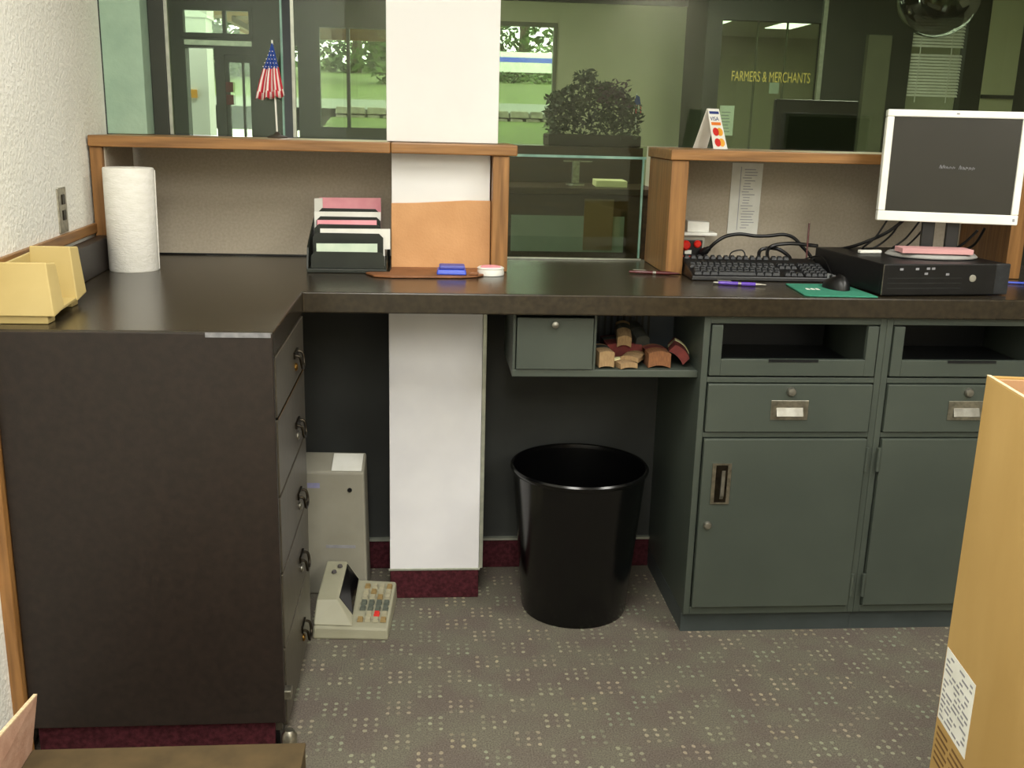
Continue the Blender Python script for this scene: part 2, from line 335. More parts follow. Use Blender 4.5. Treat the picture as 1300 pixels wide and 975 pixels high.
struct(bx(-0.108, 0.164, 0.257, 0.487, 0.0, 0.096).build('baseboard_pillar', maroon, bevel=0.003), 'maroon carpet base under the white pillar')
struct(MB().box(0.1645, 0.176, 0.258, 0.485, 0.098, 0.944).box(-0.112, 0.168, 0.254, 0.258, 0.093, 0.100).build('trim_2', alu, bevel=0.001), 'grey metal edge strip on the pillar')
# oak strips on left wall
MBt = MB().hexa([(wallx(-.53), -.53, 1.098), (wallx(-.53) + .012, -.53, 1.098), (wallx(.385) + .012, .385, 1.098), (wallx(.385), .385, 1.098),
                 (wallx(-.53), -.53, 1.125), (wallx(-.53) + .012, -.53, 1.125), (wallx(.385) + .012, .385, 1.125), (wallx(.385), .385, 1.125)])
struct(MBt.build('trim_3', oak_y, bevel=0.002), 'oak strip capping the splash along the left wall')
struct(bx(wallx(-.55), wallx(-.55) + .026, -.565, -.5335, 0.0, 0.99).build('trim_4', oak_z, bevel=0.002), 'upright oak strip beside the brown end panel')
# teal jamb, dark post of the screen
struct(bx(-0.965, -0.848, 0.622, 0.735, 1.372, 2.6).build('trim_5', teal_paint, bevel=0.002), 'teal painted jamb at the end of the wall')
struct(bx(-0.847, -0.80, 0.70, 0.78, 1.0, 2.6).build('trim_6', bronze, bevel=0.002), 'dark frame post next to the teal jamb')
struct(bx(-0.966, -0.830, 0.7805, 0.86, 0.0, 2.6).build('wall_return', bronze), 'dark wall return beyond the glass')

# ceiling troffers
for k, (x, y) in enumerate(TROFF + LOBT):
    z = 2.6
    t = thing('ceiling_light', 'fluorescent ceiling panel ' + ['nearest the counter, by the left wall', 'nearest the counter, above the cabinets', 'in the middle row, by the left wall', 'in the middle row, above the carton side', 'in the row by the rear wall, on the left', 'in the row by the rear wall, on the right', 'in the lobby, toward the entrance door', 'in the lobby, toward the glazed office'][k], 'ceiling light', (x, y, z - 0.03), 'teller room ceiling panels' if k < 6 else 'lobby ceiling panels')
    f = MB()
    for s in (-1, 1):
        f.box(x + s * .29 - .01, x + s * .29 + .01, y - .61, y + .61, z - .03, z); f.box(x - .28, x + .28, y + s * .6 - .01, y + s * .6 + .01, z - .03, z)
    f.build('frame', white_paint, t)
    bx(x - .28, x + .28, y - .59, y + .59, z - .012, z - .004).build('diffuser', troffer_glow, t)

# ================================================================== WORKTOP
wt = thing('worktop', 'dark brown laminate worktop turning the corner to the left', 'worktop', (0.3, 0.3, 0.945))
tp = MB().prism([(-0.949, -0.533, .945), (-0.317, -0.533, .945), (-0.317, -0.02, .945), (2.9, -0.02, .945), (2.9, 0.735, .945), (-0.949, 0.735, .945)], (0, 0, .055))
# keep clear of the slightly skewed wall
for q in (0, 6): tp.v[q].x = wallx(-.533) + .001
for q in (5, 11): tp.v[q].x = wallx(.62) + .001
tp.build('slab', laminate_top, wt, bevel=0.004)
bx(-0.452, -0.320, -0.5475, -0.5445, .990, .9995).build('worn_edge', M('grey_chipped_edge', rgb(112, 112, 116), rgb(136, 136, 138), scale=60, rough=.6), wt)
tag(wt.children[-1], 'silvery chipped edge of the worktop')
sp = MB().hexa([(wallx(-.3) + .013, -.30, 1.001), (wallx(-.3) + .05, -.30, 1.001), (wallx(.38) + .05, .38, 1.001), (wallx(.38) + .013, .38, 1.001),
                (wallx(-.3) + .013, -.30, 1.092), (wallx(-.3) + .05, -.30, 1.092), (wallx(.38) + .05, .38, 1.092), (wallx(.38) + .013, .38, 1.092)])
sp.build('side_splash', laminate, wt, bevel=0.003)

# ================================================================== DRAWER PEDESTAL (left)
pd = thing('drawer_pedestal', 'tall brown laminate pedestal with five drawers under the worktop end', 'cabinet', (-.6, -.3, 0))
bx(-0.877, -0.317, -0.546, -0.5335, 0.092, 0.9985).build('end_panel', laminate, pd, bevel=0.002)
bx(-0.877, -0.330, -0.510, 0.0, 0.05, 0.944).build('body', drawer_mat, pd)
bx(-0.870, -0.345, -0.525, -0.511, 0.0, 0.090).build('toe_base', maroon, pd)
bx(-0.870, -0.337, -0.500, -0.02, 0.0, 0.049).build('plinth', black_plastic, pd)
zs = [(0.806, 0.940), (0.628, 0.800), (0.446, 0.622), (0.262, 0.440), (0.062, 0.256)]
for i, (z0, z1) in enumerate(zs):
    dr = bx(-0.329, -0.317, -0.508, -0.03, z0, z1).build('drawer', drawer_mat, pd, bevel=0.002)
    zc = [0.875, 0.70, 0.515, 0.345, 0.150][i]; yc = -0.20
    pl = MB().box(-0.3165, -0.312, yc - .03, yc + .03, zc - .004, zc + .012)
    pl.tube([(-0.314, yc - .026, zc + .004), (-0.302, yc - .026, zc + .0), (-0.298, yc - .022, zc - .024), (-0.298, yc, zc - .032), (-0.298, yc + .022, zc - .024), (-0.302, yc + .026, zc), (-0.314, yc + .026, zc + .004)], 0.0035, 8, 4)
    pl.build('bail_pull', dark_metal, dr, smooth=True)
    MB().lathe([(0.010, 0), (0.010, 0.003), (0.006, 0.006)], (-0.3165, yc, zc - .03), 16, 'x').build('lock', brass if i in (0, 4) else nickel, dr)
bx(-0.3165, -0.3155, -0.505, -0.04, 0.801, 0.8045).build('brass_strip', brass, pd)
bx(-0.3245, -0.302, -0.545, -0.518, 0.150, 0.172).build('corner_bracket', nickel, pd, bevel=.002)
MB().lathe([(0.016, 0.0), (0.018, 0.01), (0.018, 0.05), (0.010, 0.062)], (-0.312, -0.528, 0.0), 16).build('leveller_foot', nickel, pd, smooth=True)

# ================================================================== HUTCHES (raised shelves)
lh = thing('counter_hutch', 'raised oak shelf with taupe back panel, left of the pass window', 'shelf', (-.4, .53, CT))
MB().box(-0.104, 0.262, 0.375, 0.698, 1.34, 1.371).build('top_board', oak_x, lh, bevel=0.004)
bx(-0.949, -0.1055, 0.375, 0.698, 1.34, 1.371).build('top_board', oak_x, lh, bevel=0.003)
bx(-0.949, -0.915, 0.385, 0.615, 1.001, 1.339).build('side_board', oak_z, lh, bevel=0.002)
bx(0.192, 0.240, 0.385, 0.690, 1.001, 1.339).build('side_board', oak_z, lh, bevel=0.002)
bx(-0.914, -0.910, 0.40, 0.6755, 1.001, 1.338).build('side_lining', fabric, lh)
bx(-0.955, -0.107, 0.680, 0.692, 1.001, 1.339).build('back_panel', fabric, lh)
bx(-0.909, -0.108, 0.676, 0.6795, 1.001, 1.006).build('base_strip', black_plastic, lh)
rh = thing('counter_hutch', 'raised oak shelf with taupe back panel behind the white monitor', 'shelf', (1.3, .53, CT))
bx(0.716, 1.90, 0.375, 0.698, 1.34, 1.371).build('top_board', oak_x, rh, bevel=0.003)
bx(0.722, 0.774, 0.385, 0.690, 1.001, 1.339).build('side_board', oak_z, rh, bevel=0.002)
bx(1.80, 1.85, 0.385, 0.690, 1.001, 1.339).build('side_board', oak_z, rh, bevel=0.002)
bx(0.775, 1.799, 0.680, 0.692, 1.001, 1.339).build('back_panel', fabric, rh)
bx(0.776, 1.798, 0.676, 0.6795, 1.001, 1.006).build('base_strip', black_plastic, rh)

# ================================================================== GLASS SCREENS
def pane(x0, x1, z0, z1, label, edges):
    t = thing('glass_screen', label, 'glass screen', ((x0 + x1) / 2, .7, z0))
    bx(x0, x1, .700, .706, z0, z1).build('pane', glass_main, t)
    for (a, b, c, d, m) in edges: bx(a, b, .698, .708, c, d).build('edge_strip', m, t)
pane(-0.798, -0.452, 1.373, 2.58, 'tinted glass screen behind the small flag', [(-0.798, -0.788, 1.373, 2.58, alu), (-0.452, -0.446, 1.373, 2.58, glass_edge)])
pane(-0.414, -0.121, 1.373, 2.58, 'tinted glass screen next to the white pillar, left side', [(-0.420, -0.410, 1.373, 2.58, alu)])
pane(0.211, 2.6, 1.373, 2.58, 'wide tinted glass screen from the pillar to behind the monitor', [])
pane(0.243, 0.712, 1.003, 1.3725, 'low pass-window glass pane between the two oak shelves', [(0.243, 0.712, 1.330, 1.338, glass_edge), (0.700, 0.706, 1.008, 1.33, glass_edge), (0.243, 0.712, 1.001, 1.006, alu)])

# ================================================================== STEEL TELLER CABINETS
def teller_cabinet(x0, hinge, lab):
    w_ = 0.509; x1 = x0 + w_
    t = thing('teller_cabinet', lab, 'cabinet', (x0 + w_ / 2, .2, 0), 'grey steel teller cabinets')
    sh = MB()
    sh.box(x0, x0 + .018, 0, .486, .064, .944); sh.box(x1 - .018, x1, 0, .486, .064, .944)
    sh.box(x0 + .018, x1 - .018, 0, .486, .064, .086); sh.box(x0 + .018, x1 - .018, 0.0, .486, .924, .944)
    sh.box(x0 + .018, x1 - .018, .47, .486, .086, .924)
    for z0, z1 in ((.760, .775), (.603, .617)): sh.box(x0 + .018, x1 - .018, 0, .40, z0, z1)
    sh.build('body', steel_green, t, bevel=0.0015)
    bx(x0, x1, .02, .47, 0.0, .063).build('plinth', M('x', rgb(60, 68, 68), rough=.5) if 'plinth_m' not in MATS else MATS['plinth_m'], t)
    # top slot drawer with an open window
    a, b = x0 + .022, x1 - .022
    f = MB(); f.box(a, a + .030, -.004, .012, .780, .920); f.box(b - .030, b, -.004, .012, .780, .920); f.box(a + .030, b - .030, -.004, .012, .780, .826)
    m = (a + b) / 2
    sd = f.build('slot_front', steel_green, t, bevel=0.0015)
    bx(m - .07, m + .07, -.0055, -.004, .819, .8265).build('finger_notch', steel_dark, sd)
    MB().box(a + .03, b - .03, .30, .31, .80, .92).box(a + .03, b - .03, .02, .30, .80, .803).build('slot_lining', steel_dark, sd)
    # drawer
    dr = bx(a, b, -.008, .012, .620, .757).build('drawer', steel_green, t, bevel=0.002)
    pm = m + .0
    MB().box(pm - .053, pm + .053, -.0105, -.008, .656, .712).build('pull_plate', nickel, dr, bevel=.001)
    MB().prism([(pm - .038, -.0105, .664), (pm - .038, -.0205, .668), (pm - .038, -.0105, .692)], (.076, 0, 0)).build('pull_cup', chrome, dr, bevel=.001)
    MB().lathe([(.013, 0), (.013, -.006), (.010, -.012), (.004, -.013)], (pm, -.008, .737), 18, 'y').build('lock', chrome, dr, smooth=True)
    # door
    do = bx(a, b, -.010, .010, .090, .600).build('door', steel_green, t, bevel=0.002)
    s = 1 if hinge == 'right' else -1
    hx = b if hinge == 'right' else a; px = (a + .028 if hinge == 'right' else b - .082)
    fr = MB(); fr.box(px, px + .054, -.0135, -.010, .525, .530); fr.box(px, px + .010, -.0135, -.010, .415, .525); fr.box(px + .044, px + .054, -.0135, -.010, .415, .525); fr.box(px, px + .054, -.0135, -.010, .410, .415)
    fr.build('pull_frame', nickel, do)
    bx(px + .010, px + .044, -.0118, -.010, .415, .525).build('pull_recess', dark_metal, do)
    MB().prism([(px + .026, -.0118, .425), (px + .036, -.0118, .425), (px + .036, -.018, .436), (px + .026, -.018, .436)], (0, 0, .075)).build('pull_cup', chrome, do)
    lx = px - .002 if hinge == 'right' else px + .056
    MB().lathe([(.012, 0), (.012, -.004), (.009, -.009), (.003, -.010)], (lx, -.010, .346), 18, 'y').build('lock', chrome, do, smooth=True)
    for z in (.54, .155):
        MB().lathe([(.0055, -.035), (.0055, .035)], (hx + s * .005, -.010, z), 10).build('hinge', steel_green, do, smooth=True)
    return t
MATS['plinth_m'] = M('dark_grey_plinth', rgb(58, 66, 66), rgb(66, 74, 74), rough=.5)
teller_cabinet(0.746, 'right', 'grey green steel teller cabinet beside the wastebasket')
teller_cabinet(1.2555, 'left', 'grey green steel teller cabinet partly hidden by the tall carton')
teller_cabinet(1.765, 'right', 'grey green steel teller cabinet at the right edge behind the carton')

# ================================================================== HANGING CUBBY
cu = thing('hanging_cubby', 'grey steel cubby hung under the counter above the wastebasket', 'cubby', (.49, .15, .766))
c = MB(); c.box(.232, .745, .03, .33, .766, .786); c.box(.232, .240, .03, .33, .786, .944); c.box(.452, .459, .03, .33, .786, .944); c.box(.240, .745, .326, .33, .786, .944); c.box(.240, .452, .034, .326, .936, .944)
c.build('body', steel_green, cu, bevel=.0015)
d = bx(.242, .450, .024, .033, .788, .930).build('flap_door', steel_green, cu, bevel=.002)
MB().lathe([(.004, 0), (.004, -.008), (.009, -.012), (.009, -.018), (.004, -.021)], (.343, .024, .914), 16, 'y').build('knob', chrome, d, smooth=True)
bx(.46, .744, .322, .3255, .79, .942).build('back_lining', mesh_blue, cu)
for k in range(11):
    x = .472 + k * .019
    bx(x, x + .007, .318, .3215, .805, .915).build('back_slot', steel_dark, cu)
def bundle(loc, size, yaw, roll, pitch, m1, m2, lab, bend=.25):
    L_, W_, T_ = size
    R = Matrix.Translation(Vector(loc)) @ Matrix.Rotation(math.radians(yaw), 4, 'Z') @ Matrix.Rotation(math.radians(pitch), 4, 'X') @ Matrix.Rotation(math.radians(roll), 4, 'Y')
    t = thing('paper_bundle', lab, 'paper bundle', loc, 'paper coin wrapper bundles in the cubby')
    mb = MB(R); n = 6; vs = []; fs = []
    for i in range(n + 1):
        u = i / n; x = (u - .5) * W_; z = bend * W_ * (1 - (2 * u - 1) ** 2)
        for (yy, zz) in ((-L_ / 2, 0), (L_ / 2, 0), (L_ / 2, T_), (-L_ / 2, T_)): vs.append((x, yy, z + zz))
    for i in range(n):
        for k in range(4): fs.append((i * 4 + k, i * 4 + (k + 1) % 4, (i + 1) * 4 + (k + 1) % 4, (i + 1) * 4 + k))
    fs += [(0, 1, 2, 3), (n * 4 + 3, n * 4 + 2, n * 4 + 1, n * 4)]
    mb.add(vs, fs); mb.build('paper_stack', m1, t)
    b2 = MB(R); vs2 = [(v[0], v[1] * .28 + L_ * .18, v[2] + (.0012 if i % 4 in (2, 3) else -.0012)) for i, v in enumerate(vs)]
    b2.add(vs2, fs); b2.build('band', m2, t)
for a in [((.489, .09, .790), (.10, .042, .042), 4, 0, 0, tan_bundle, dark_bundle, 'tan bundle standing next to the cubby door', .1),
          ((.560, .17, .842), (.09, .040, .030), -6, 0, 18, tan_bundle, dark_bundle, 'tan bundle raised on the dark pile in the cubby', .2),
          ((.603, .19, .838), (.09, .040, .030), 10, 0, 18, dark_bundle, dark_bundle, 'dark bundle raised beside the tan one in the cubby', .2),
          ((.560, .20, .7875), (.12, .10, .045), 0, 0, 0, red_bundle, dark_bundle, 'dark red bundle underneath the pile in the cubby', .05),
          ((.545, .075, .788), (.08, .05, .014), 14, 0, 0, tan_bundle, cream_paper, 'small pale bundle lying at the cubby lip', .08),
          ((.578, .10, .801), (.08, .052, .012), -28, 0, 0, tan_bundle, tan_bundle, 'thin tan bundle lying across the small pale one', .1),
          ((.642, .10, .7875), (.10, .062, .040), 0, 0, 0, orange_bundle, red_bundle, 'arched orange bundle in the middle of the cubby', .12),
          ((.702, .12, .812), (.11, .055, .026), -12, 42, 0, red_bundle, cream_paper, 'red and cream bundle leaning at the right of the cubby', .12)]:
    bundle(*a)

# ================================================================== WASTEBASKET
wbk = thing('wastebasket', 'round glossy black plastic wastebasket on the carpet', 'wastebasket', (.455, .2, 0))
MB().lathe([(.0, .004), (.150, .004), (.157, .0), (.160, .012), (.197, .436), (.200, .444)], (.455, .2, 0), 64, cap0=False, cap1=False).lathe([(.0, .012), (.150, .012), (.194, .444)], (.455, .2, 0), 64, cap0=False, cap1=False).build('bucket', black_gloss, wbk, smooth=True, recalc=False)
MB().lathe([(.194, .442), (.199, .440), (.205, .446), (.206, .452), (.202, .457), (.196, .455), (.194, .442)], (.455, .2, 0), 64, cap0=False, cap1=False).build('rim', black_gloss, wbk, smooth=True)

# ================================================================== ADDING MACHINE + UPRIGHT UNIT
am = thing('adding_machine', 'beige adding machine with keypad on the floor by the pedestal', 'calculator', (-.2, .12, 0))
R = rot_at((-.2, .13, 0), -4)
pr = [(-.12, -.115), (.105, -.115), (.105, .14), (-.12, .14)]
b = MB(R)
b.hexa([(-.11, -.13, 0), (.105, -.13, 0), (.105, .13, 0), (-.11, .13, 0), (-.108, -.125, .038), (.103, -.125, .034), (.103, .125, .062), (-.108, .125, .07)])
b.build('base', beige_plastic, am, bevel=.006)
h = MB(R); h.hexa([(-.108, -.122, .040), (.004, -.122, .038), (-.008, .125, .07), (-.108, .125, .07), (-.106, -.075, .095), (-.048, -.070, .095), (-.048, .118, .130), (-.106, .118, .130)])
h.build('printer_housing', beige_plastic, am, bevel=.004)
_q = [Vector(v_) for v_ in ((.004, -.122, .038), (-.008, .125, .07), (-.048, .118, .130), (-.048, -.070, .095))]
def _bl(u, v_): return (_q[0] * (1 - u) + _q[1] * u) * (1 - v_) + (_q[3] * (1 - u) + _q[2] * u) * v_
dsp = MB(R); dsp.prism([_bl(.16, .14), _bl(.93, .12), _bl(.95, .92), _bl(.10, .92)], (.0025, -.0005, .001))
dsp.build('display_window', black_gloss, am)
key_s = bx(0, .013, 0, .012, 0, .007)
kz = lambda y: .036 + (y + .125) * .112
key_dark = M('grey_green_keys', rgb(84, 90, 80), rough=.5); key_tan = M('tan_keys', rgb(140, 118, 74), rough=.5); white_plastic_dull = M('cream_keys', rgb(158, 153, 128), rough=.5)
for r in range(7):
    for c_ in range(4):
        if r == 1 and c_ in (0,): continue
        x = .012 + c_ * .022; y = -.098 + r * .029; z = kz(y) + .001
        m = key_dark if r in (2, 3) else (red_print if (r, c_) == (1, 2) else (key_tan if (r + c_) % 3 == 0 else white_plastic_dull))
        q = MB(R); q.hexa([(x, y, z), (x + .017, y, z), (x + .017, y + .019, z + .002), (x, y + .019, z + .002), (x + .002, y + .002, z + .008), (x + .015, y + .002, z + .008), (x + .015, y + .016, z + .010), (x + .002, y + .016, z + .010)])
        q.build('key', m, am)
for (x, y) in ((-.075, .055), (-.062, .085)):
    MB(R).lathe([(.008, 0), (.006, .006)], (x, y, .121 if y < .07 else .126), 10).build('dial', dark_ink, am)
uu = thing('upright_unit', 'grey plastic slab unit standing on end behind the adding machine', 'device', (-.26, .33, 0))
R = rot_at((-.262, .33, 0), -3)
MB(R).hexa([(-.11, -.04, 0), (.085, -.04, 0), (.085, .06, 0), (-.11, .06, 0), (-.11, -.04, .40), (.078, -.04, .40), (.078, .04, .44), (-.11, .04, .44)]).build('body', grey_plastic, uu, bevel=.006)
MB(R).prism([(-.02, -.036, .404), (.07, -.036, .404), (.07, .030, .437), (-.02, .030, .437)], (0, -.0005, .0012)).build('label_strip', white_paper, uu)
MB(R).lathe([(.007, 0), (.007, -.003)], (.035, -.040, .345), 12, 'y').build('screw_hole', black_plastic, uu)
MB(R).box(-.10, -.055, -.0405, -.0398, .350, .366).build('blue_badge', blue_streak, uu)
MB(R).box(-.04, .05, -.0405, -.0398, .155, .165).build('vent_slot', grey_ink, uu)

# ================================================================== LEFT COUNTER ITEMS
ro = thing('paper_towel_roll', 'white paper towel roll standing at the end of the counter', 'paper towel', (-.832, .335, CT))
MB().lathe([(.020, .0), (.066, .0), (.068, .004), (.068, .283), (.066, .286), (.020, .286), (.020, 0)], (-.832, .335, CT), 48, cap0=False, cap1=False).build('sheets', paper_towel, ro, smooth=True)
MB().lathe([(.0195, .002), (.0195, .284), (.017, .284), (.017, .002), (.0195, .002)], (-.832, .335, CT), 24, cap0=False, cap1=False).build('core', cardboard, ro, smooth=True)
MB().tube([(-.764, .34, 1.003), (-.7625, .345, 1.28)], .0015, 6, 0).build('loose_edge', paper_towel, ro)

ys = thing('card_sorter', 'pale yellow plastic two-step desk sorter by the left wall', 'desk sorter', (-.83, -.35, CT))
for k, (y, z1, x0, x1) in enumerate(((-.485, 1.128, -.895, -.782), (-.285, 1.138, -.888, -.800))):
    q = MB(); q.hexa([(x0, y, 1.018), (x1 + .012, y, 1.018), (x1 + .012, y + .006, 1.018), (x0, y + .006, 1.018), (x0, y + .012, z1), (x1, y + .012, z1), (x1, y + .018, z1), (x0, y + .018, z1)])
    q.build('divider', yellow_plastic, ys, bevel=.002)
    q = MB(); yy = y + .19
    q.hexa([(x1 + .004, y + .004, 1.016), (x1 + .012, y + .002, 1.016), (x1 + .016, y + .055, 1.028), (x1 + .008, y + .055, 1.028), (x1 - .006, y + .014, z1 - .001), (x1, y + .013, z1), (x1 + .006, y + .050, z1 - .004), (x1, y + .050, z1 - .004)])
    q.build('side_flange', yellow_plastic, ys, bevel=.003)
    bx(x0 + .01, x1 - .004, y + .008, y + .05, 1.0005, 1.0175).build('foot', yellow_plastic, ys, bevel=.002)
q = MB(); q.hexa([(-.895, -.48, 1.0178), (-.775, -.48, 1.0178), (-.795, -.235, 1.0178), (-.893, -.235, 1.0178), (-.895, -.48, 1.024), (-.775, -.48, 1.024), (-.795, -.235, 1.024), (-.893, -.235, 1.024)])
q.build('floor_plate', yellow_plastic, ys, bevel=.001)
MB().hexa([(-.895, -.47, 1.0245), (-.889, -.47, 1.0245), (-.887, -.235, 1.0245), (-.893, -.235, 1.0245), (-.895, -.47, 1.115), (-.889, -.47, 1.115), (-.887, -.235, 1.125), (-.893, -.235, 1.125)]).build('side_wall', yellow_plastic, ys, bevel=.002)

ot = thing('wall_outlet', 'brown metal outlet plate on the white plastered wall', 'outlet', (-.94, .10, 1.14))
xw = wallx(.1)
MB().hexa([(xw + .0005, .065, 1.128), (xw + .007, .067, 1.128), (xw + .003, .135, 1.128), (xw - .002, .137, 1.128), (xw + .0005, .065, 1.243), (xw + .007, .067, 1.243), (xw + .003, .135, 1.243), (xw - .002, .137, 1.243)]).build('plate', nickel, ot, bevel=.002)
for z in (1.160, 1.200): bx(xw + .004, xw + .008, .090, .112, z, z + .026).build('socket', dark_metal, ot, bevel=.002)

# black step sorter with papers
so = thing('step_file_sorter', 'dark step file sorter full of forms on the counter', 'file sorter', (-.235, .45, CT))
tiers = [(.33, 1.060), (.385, 1.108), (.44, 1.128), (.495, 1.146), (.55, 1.166)]
bx(-.345, -.115, .318, .60, 1.0005, 1.012).build('base', sorter_plastic, so, bevel=.002)
for k, (y, zt) in enumerate(tiers):
    xa, xb = (-.333 + .000 * k, -.122 - .006 * k)
    MB().prism([(xa, y, 1.0125), (xb, y, 1.0125), (xb, y, zt - .012), (xb - .012, y, zt), (xa + .012, y, zt), (xa, y, zt - .012)], (0, .004, 0)).build('divider', sorter_plastic, so)
for x, q_ in ((-.345, 1), (-.1205, .38)):
    MB().prism([(x, .32, 1.0125), (x, .60, 1.0125), (x, .60, 1 + .15 * q_), (x, .55, 1 + .145 * q_), (x, .385, 1 + .09 * q_), (x, .34, 1 + .07 * q_)], (.0045, 0, 0)).build('side_wall', sorter_plastic, so)
fp = [(.3365, -.318, -.143, 1.084, green_paper, 'pale green form in the front slot of the step sorter'), (.392, -.312, -.108, 1.1215, white_paper, 'white form sticking out right in the second sorter slot'),
      (.447, -.326, -.150, 1.141, pink_paper, 'pink form in the middle slot of the step sorter'), (.502, -.340, -.140, 1.161, white_paper, 'white form in the fourth slot of the step sorter'),
      (.557, -.345, -.320, 1.196, white_paper, 'white slip at the left of the rear sorter slot'), (.562, -.330, -.142, 1.199, pink_paper, 'tall pink form in the rear slot of the step sorter')]
for (y, xa, xb, zt, m, lab) in fp:
    pts = [(xa, y, 1.0128), (min(xb, -.124), y, 1.0128)] + ([(-.124, y + .002, 1.062), (xb, y + .002, 1.062)] if xb > -.12 else []) + [(xb, y + .004, zt), (xa, y + .004, zt - .002)]
    o = MB().prism(pts, (0, .004, 0)).build('form_sheaf', m)
    tag(o, lab, 'paper', 'forms in the step sorter')

# leather folder leaning against the pillar, cover lying open on the counter
lf = thing('leather_folder', 'tan leather folder propped on the pillar with its flap on the counter', 'folder', (.05, .38, CT))
MB().prism([(-.106, .428, 1.002), (.190, .428, 1.002), (.190, .446, 1.206), (.12, .446, 1.206), (.03, .446, 1.2), (-.03, .446, 1.196), (-.106, .446, 1.194)], (0, -.006, 0)).build('back_cover', tan_leather, lf, bevel=.002)
fl = MB().prism([(-.175, .30, 1.001), (-.150, .245, 1.001), (-.10, .228, 1.001), (.02, .235, 1.001), (.10, .240, 1.001), (.145, .262, 1.001), (.188, .33, 1.001), (.19, .42, 1.001), (-.104, .42, 1.001), (-.108, .314, 1.001), (-.160, .312, 1.001)], (0, 0, .006))
fl.build('flap', brown_leather, lf, bevel=.002)
MB().prism([(.120, .262, 1.0075), (.146, .258, 1.0075), (.150, .275, 1.0075), (.128, .285, 1.0075)], (0, 0, .008)).build('tab', brown_leather, lf, bevel=.002)
ink = thing('stamp_pad', 'blue plastic stamp pad lying on the leather flap', 'stamp pad', (.072, .29, 1.007))
MB().hexa([(.028, .258, 1.0075), (.114, .256, 1.0075), (.116, .328, 1.0075), (.030, .330, 1.0075), (.030, .262, 1.022), (.112, .260, 1.022), (.113, .324, 1.022), (.032, .326, 1.022)]).build('case', blue_plastic, ink, bevel=.004)
bx(.036, .110, .266, .320, 1.0225, 1.033).build('lid', blue_grey_plastic, ink, bevel=.004)
wd = thing('sponge_cup', 'round white moistener cup beside the blue stamp pad', 'cup', (.187, .325, CT))
MB().lathe([(.0, .001), (.039, .001), (.040, .006), (.038, .018), (.040, .021), (.036, .024), (.033, .022), (.0, .022)], (.187, .326, CT), 36, cap0=False, cap1=False).build('dish', white_plastic, wd, smooth=True)
MB().lathe([(.030, 0.0225), (.028, .026), (.0, .027)], (.187, .326, CT), 30, cap0=True, cap1=False).build('sponge', pink_paper, wd, smooth=True)

# pens
def pen(p0, p1, m, tip, lab):
    a = Vector(p0); b = Vector(p1); d = (b - a); L_ = d.length
    R = Matrix.Translation(a) @ Matrix.Rotation(math.atan2(d.y, d.x), 4, 'Z')
    t = thing('ballpoint_pen', lab, 'pen', ((a.x + b.x) / 2, (a.y + b.y) / 2, CT))
    MB(R).lathe([(.0035, .014), (.0052, .020), (.0055, L_ * .5), (.0055, L_ * .80)], (0, 0, 0), 14, 'x').build('barrel', m, t, smooth=True)
    MB(R).lathe([(.0057, L_ * .47), (.0058, L_ * .53)], (0, 0, 0), 14, 'x').build('ring', chrome, t, smooth=True)
    MB(R).lathe([(.003, 0), (.0042, .004), (.0042, .014)], (0, 0, 0), 12, 'x').build('push_button', chrome if tip else m, t, smooth=True)
    MB(R).lathe([(.0052, L_ * .80), (.0020, L_ * .97), (.0008, L_)], (0, 0, 0), 12, 'x').build('nib_cone', nickel if tip else m, t, smooth=True)
    MB(R).box(.012, .05, -.0015, .0015, .0058, .0075).build('clip', chrome, t)
pen((.612, .392, 1.0058), (.762, .366, 1.0058), maroon_plastic, False, 'maroon and silver pen at the foot of the oak post')
pen((.818, .195, 1.0058), (.962, .160, 1.0058), purple_plastic, True, 'purple pen lying in front of the keyboard')

# ================================================================== KEYBOARD
kb = thing('keyboard', 'black computer keyboard in front of the taupe panel', 'keyboard', (.985, .34, CT))
R = rot_at((.985, .345, CT), -1)
MB(R).hexa([(-.21, -.085, .001), (.21, -.085, .001), (.21, .085, .001), (-.21, .085, .001), (-.208, -.083, .014), (.208, -.083, .014), (.205, .083, .050), (-.205, .083, .050)]).build('case', black_plastic, kb, bevel=.003)
meshes = {}
def key(w_, x, y):
    z = .0145 + (y + .083) * .217
    if w_ not in meshes:
        q = MB(); e = .0025
        q.hexa([(0, 0, 0), (w_, 0, 0), (w_, .0165, .0036), (0, .0165, .0036), (e, e, .008), (w_ - e, e, .008), (w_ - e, .0145, .011), (e, .0145, .011)])
        o = q.build('key', dark_key, kb); meshes[w_] = o.data
        me = o.data; dx = Vector(kb.location)
        for vv in me.vertices: vv.co += dx
        o.data = me
    else:
        o = bpy.data.objects.new('key', meshes[w_]); COL.objects.link(o); o.parent = kb
    o.matrix_local = Matrix.Translation(-Vector(kb.location)) @ R @ Matrix.Translation((x, y, z))
pitch = .0186
for r in range(5):
    y = -.074 + r * .0195
    if r == 0:
        xs = -.200
        for w_ in (.022, .022, .022, .112, .022, .022, .022): key(w_, xs, y); xs += w_ + .002
    else:
        for c_ in range(14): key(.0165, -.200 + c_ * pitch + (.004 * (r % 3)), y)
    if r in (0, 3, 4):
        for c_ in range(3): key(.0165, .072 + c_ * pitch, y)
    elif r == 1: key(.0165, .072 + pitch, y)
    for c_ in range(4): key(.0165, .134 + c_ * pitch, y)
y = .0620
for c_ in range(13): key(.0150, -.200 + c_ * .0205, y)
for c_ in range(3): key(.0165, .072 + c_ * pitch, y)

